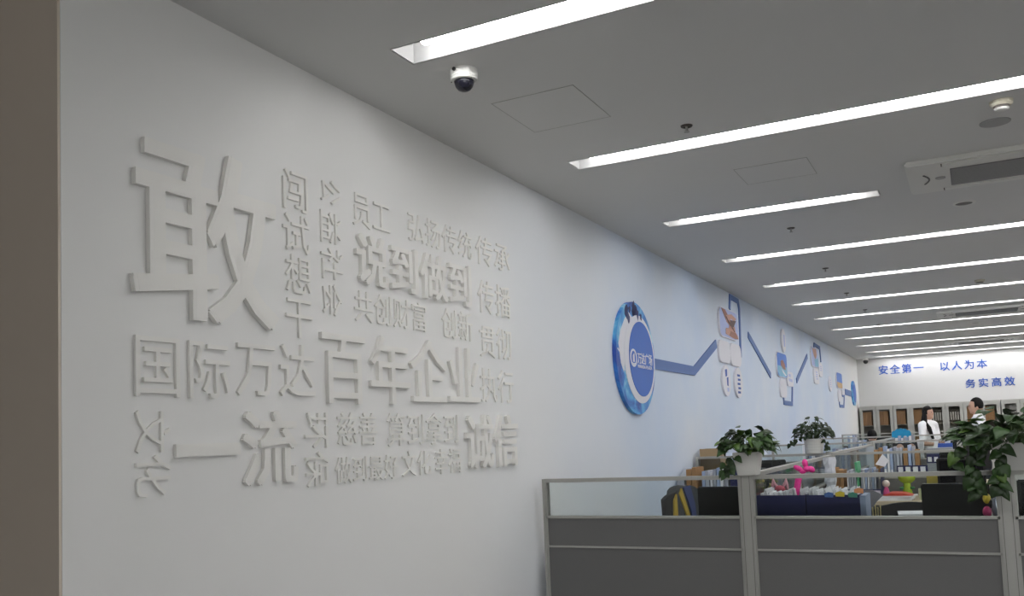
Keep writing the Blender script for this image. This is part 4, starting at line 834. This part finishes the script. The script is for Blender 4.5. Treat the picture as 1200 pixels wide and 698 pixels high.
# ------------------------------------------------------------------ people
def skin_obj(name, joints, bones, m, parent, vox=.012, extra=None, sub=1):
    g = MB(); rad = lambda r: r if isinstance(r, tuple) else (r, r)      # (across, front to back)
    for a, b in bones:
        pa, pb = Vector(joints[a][0]), Vector(joints[b][0]); ra, rb = rad(joints[a][1]), rad(joints[b][1]); d = pb-pa
        wide = isinstance(joints[a][1], tuple) and abs(d.normalized().z) > .8
        if not wide: ra = (min(ra), min(ra))
        if not (wide and isinstance(joints[b][1], tuple)) : rb = (min(rb), min(rb))
        if wide: xa, ya = Vector((1, 0, 0)), Vector((0, 1, 0))
        else: q = d.to_track_quat('Z', 'Y'); xa, ya = q @ Vector((1, 0, 0)), q @ Vector((0, 1, 0))
        n = 14; rings = []
        for t_ in (0, .33, .67, 1):
            r0 = ra[0]+(rb[0]-ra[0])*t_; r1 = ra[1]+(rb[1]-ra[1])*t_; p = pa+d*t_
            rings.append([g.b.verts.new(p+ya*r0*math.cos(2*math.pi*k/n)+xa*r1*math.sin(2*math.pi*k/n)) for k in range(n)])
        for A_, B_ in zip(rings, rings[1:]):
            for k in range(n): g.b.faces.new([A_[k], A_[(k+1) % n], B_[(k+1) % n], B_[k]])
        g.b.faces.new(rings[0][::-1]); g.b.faces.new(rings[-1])
    for p, r in joints:
        a, b = rad(r); g.ball(Vector(p), 1, (b, a, min(a, b)*.95), 14, 10)
    bmesh.ops.recalc_face_normals(g.b, faces=g.b.faces[:])
    if extra: tmp = bpy.data.meshes.new('x'); extra.b.to_mesh(tmp); g.b.from_mesh(tmp); bpy.data.meshes.remove(tmp)
    m1 = bpy.data.meshes.new(name); g.b.to_mesh(m1); g.b.free()
    o = bpy.data.objects.new(name, m1); COL.objects.link(o); rm = o.modifiers.new('r', 'REMESH'); rm.mode = 'VOXEL'; rm.voxel_size = vox; rm.use_smooth_shade = True
    sm = o.modifiers.new('m', 'SMOOTH'); sm.iterations = 4
    dg = bpy.context.evaluated_depsgraph_get(); m2 = bpy.data.meshes.new_from_object(o.evaluated_get(dg)); bpy.data.objects.remove(o); bpy.data.meshes.remove(m1)
    m2.name = name; m2.materials.clear(); m2.materials.append(m); return put(name, m2, parent)
def head_geo(h, s):   # faces +x, centre of head at h
    e = MB(); hx = Vector(h)
    e.ball(hx, .1*s, (.98, .76, 1.18), 20, 14); e.ball(hx+Vector((.035, 0, -.06))*s, .068*s, (.9, .78, .85), 14, 10)
    e.ball(hx+Vector((.098, 0, -.015))*s, .016*s, (1.1, .8, 1.5), 8, 6)                 # nose
    e.ball(hx+Vector((.085, 0, -.058))*s, .017*s, (.8, 1.5, .6), 8, 6); e.ball(hx+Vector((.07, 0, -.098))*s, .022*s, (1, 1.2, .8), 8, 6)   # lips, chin
    for q in (-1, 1): e.ball(hx+Vector((-.005, q*.078, -.02))*s, .024*s, (.6, .35, 1.1), 8, 6)
    return e
def person(loc, rz, ht, lab, top_m, hair, seated=False, arm='front'):
    s = ht/1.70; t = thing('person', loc, lab, 'person', rz=rz); dz = -.42*s if seated else 0
    V = lambda x, y, z: (x*s, y*s, z*s+dz)
    hip = .92; J = []; Bn = []
    def add(p, r, par=None):
        J.append((p, (r[0]*s, r[1]*s) if isinstance(r, tuple) else r*s))
        if par is not None: Bn.append((par, len(J)-1))
        return len(J)-1
    pe = add(V(0, 0, hip), (.13, .10)); wa = add(V(0, 0, 1.08), (.115, .085), pe); ch = add(V(0, 0, 1.27), (.14, .095), wa); sh = add(V(-.005, 0, 1.425), (.10, .07), ch); nk = add(V(0, 0, 1.49), .048, sh); hd = add(V(.01, 0, 1.56), .06, nk)
    hands = MB(); arms = []
    for q in (-1, 1):
        a = add(V(0, q*.165, 1.41), .052, sh)
        if arm == 'front' : el = V(.03, q*.22, 1.12); wr = V(.26, q*.14, 1.10); hp = Vector((.34*s, q*.13*s, 1.10*s+dz)); dr = Vector((1, -.1*q, 0))
        else: el = V(-.03, q*.24, 1.11); wr = V(.04, q*.25, .87); hp = Vector((.05*s, q*.25*s, .80*s+dz)); dr = Vector((.1, 0, -1))
        b = add(el, .038, a); c = add(wr, .025, b); d = add(tuple(Vector(wr)+(hp-Vector(wr))*.8), (.036, .016), c); arms.append((V(0, q*.165, 1.41), el, wr))
        sd = Vector((0, 1, 0)) if abs(dr.z) < .5 else Vector((1, 0, 0))
        for k, ln in enumerate((.062, .075, .070, .055)):
            p0 = hp+sd*(-.027+.018*k)*s; cv = Vector((0, 0, -.3)) if abs(dr.z) < .5 else Vector((0, -.3*q, 0))
            hands.tube([p0-dr*.02*s, p0+dr*ln*.5*s, p0+(dr+cv).normalized()*ln*s], [.0095*s, .0088*s, .0065*s], 6)
        p0 = Vector(wr)+dr*.02*s; hands.tube([p0, p0-q*sd*.03*s+dr*.03*s if abs(dr.z) < .5 else p0+sd*.03*s+dr*.03*s, p0+(-q*sd if abs(dr.z) < .5 else sd)*.042*s+dr*.06*s], [.012*s, .010*s, .007*s], 6)
        k0 = add(V(0, q*.09, .86), .09, pe)
        if seated: kn = add(V(.42, q*.11, .88), .06, k0); an = add(V(.42, q*.11, .50), .036, kn); add(V(.56, q*.12, .46), (.04, .03), an)
        else: kn = add(V(.01, q*.10, .50), .057, k0); an = add(V(-.01, q*.10, .09), .036, kn); add(V(.13, q*.11, .035), (.04, .026), an)
    hc = (.012*s, 0, 1.60*s+dz); hs = s*.86; e = head_geo(hc, hs); tmp = bpy.data.meshes.new('h'); hands.b.to_mesh(tmp); e.b.from_mesh(tmp)
    skin_obj('body', J, Bn, M_skin, t, vox=.009, extra=e)
    # shirt with short sleeves
    J2 = [(V(0, 0, .90), (.165*s, .125*s)), (V(0, 0, 1.08), (.130*s, .100*s)), (V(0, 0, 1.27), (.155*s, .110*s)), (V(-.005, 0, 1.42), (.118*s, .078*s)), (V(0, 0, 1.475), .055*s)]; B2 = [(0, 1), (1, 2), (2, 3), (3, 4)]
    for shp, el, wr in arms:
        J2 += [(shp, .066*s), (tuple(Vector(shp).lerp(Vector(el), .75)), .055*s)]; n = len(J2); B2 += [(3, n-2), (n-2, n-1)]
    skin_obj('shirt', J2, B2, top_m, t, vox=.012)
    J3 = [(V(0, 0, .96), (.145*s, .112*s)), (V(0, 0, .88), (.15*s, .115*s))]; B3 = [(0, 1)]
    for q in (-1, 1):
        if seated: J3 += [(V(.05, q*.09, .87), .095*s), (V(.42, q*.11, .89), .075*s), (V(.42, q*.11, .55), .055*s)]
        else: J3 += [(V(0, q*.088, .85), .118*s), (V(.01, q*.10, .50), .072*s), (V(-.01, q*.10, .12), .055*s)]
        n = len(J3); B3 += [(1, n-3), (n-3, n-2), (n-2, n-1)]
    skin_obj('trousers', J3, B3, M_dark, t, vox=.014)
    for q in (-1, 1):
        fx, fz = (.47, .44) if seated else (.06, .035)
        MB().ball(V(fx, q*(.12 if seated else .108), fz), .055*s, (2.3, .85, .63), 12, 8).obj('shoe', M_black, t, smooth=True)
        MB().ball((hc[0]+.088*hs, q*.032*hs, hc[2]+.008*hs), .0095*hs, (.6, 1.2, .8), 8, 6).obj('eye', M_black, t)
    # hair cap, cut away at the face
    hb = MB(); hb.ball((hc[0]-.010*hs, 0, hc[2]+.022*hs), .108*hs, (.90, .80, 1.04), 24, 18)
    for v in list(hb.b.verts):
        lx, lz = (v.co.x-hc[0])/hs, (v.co.z-hc[2])/hs
        if lx > .035 and lz < (.062 if hair == 'short' else .055): v.co.x = hc[0]+.03*hs
        if hair == 'short' and lz < -.045: v.co.z = hc[2]-.045*hs
    if hair == 'long':
        for yy, xo, rr_ in ((0, -.050, .045), (-.045, -.035, .036), (.045, -.035, .036), (-.072, .0, .022), (.072, .0, .022)):
            hb.tube([(hc[0]+xo*hs, yy*hs, hc[2]+.04*hs), (hc[0]+(xo-.03)*hs, yy*1.1*hs, hc[2]-.10*hs), (hc[0]+(xo-.075)*hs, yy*1.1*hs, hc[2]-.22*hs), (hc[0]+(xo-.095)*hs, yy*.9*hs, hc[2]-(.38 if abs(yy) < .06 else .28)*hs)], [rr_*hs, rr_*1.05*hs, rr_*.95*hs, .012*hs], 10)
    if hair == 'long':      # locks falling over the near shoulder
        for k in range(3): hb.tube([(hc[0]+(x_-.02*k)*hs, (y_+.012*k)*hs, hc[2]+z_*hs) for x_, y_, z_ in ((-.02, -.055, .02), (-.01, -.085, -.10), (.03, -.15, -.19), (.11, -.16, -.28), (.155, -.13, -.48))], [.030*hs, .034*hs, .032*hs, .030*hs, .012*hs], 8)
    hb.obj('hair', M_hair, t, smooth=True)
    return t
xw = xat(1087, 490, 15.8)
person((xw, 15.8, 0), math.radians(-28), 1.70, 'woman with long black hair and a white shirt standing before the back cabinets', M_shirt, 'long')
xm = xat(1146, 490, 13.55)
person((xm, 13.55, 0), math.radians(188), 1.74, 'man with short black hair facing left behind the big plant', M_shirt, 'short', arm='down')
person((xat(1022, 505, 16.6), 16.55, .0), math.radians(90), 1.80, 'person seated behind the far partitions, only black hair showing', M_shirt, 'short', seated=True)
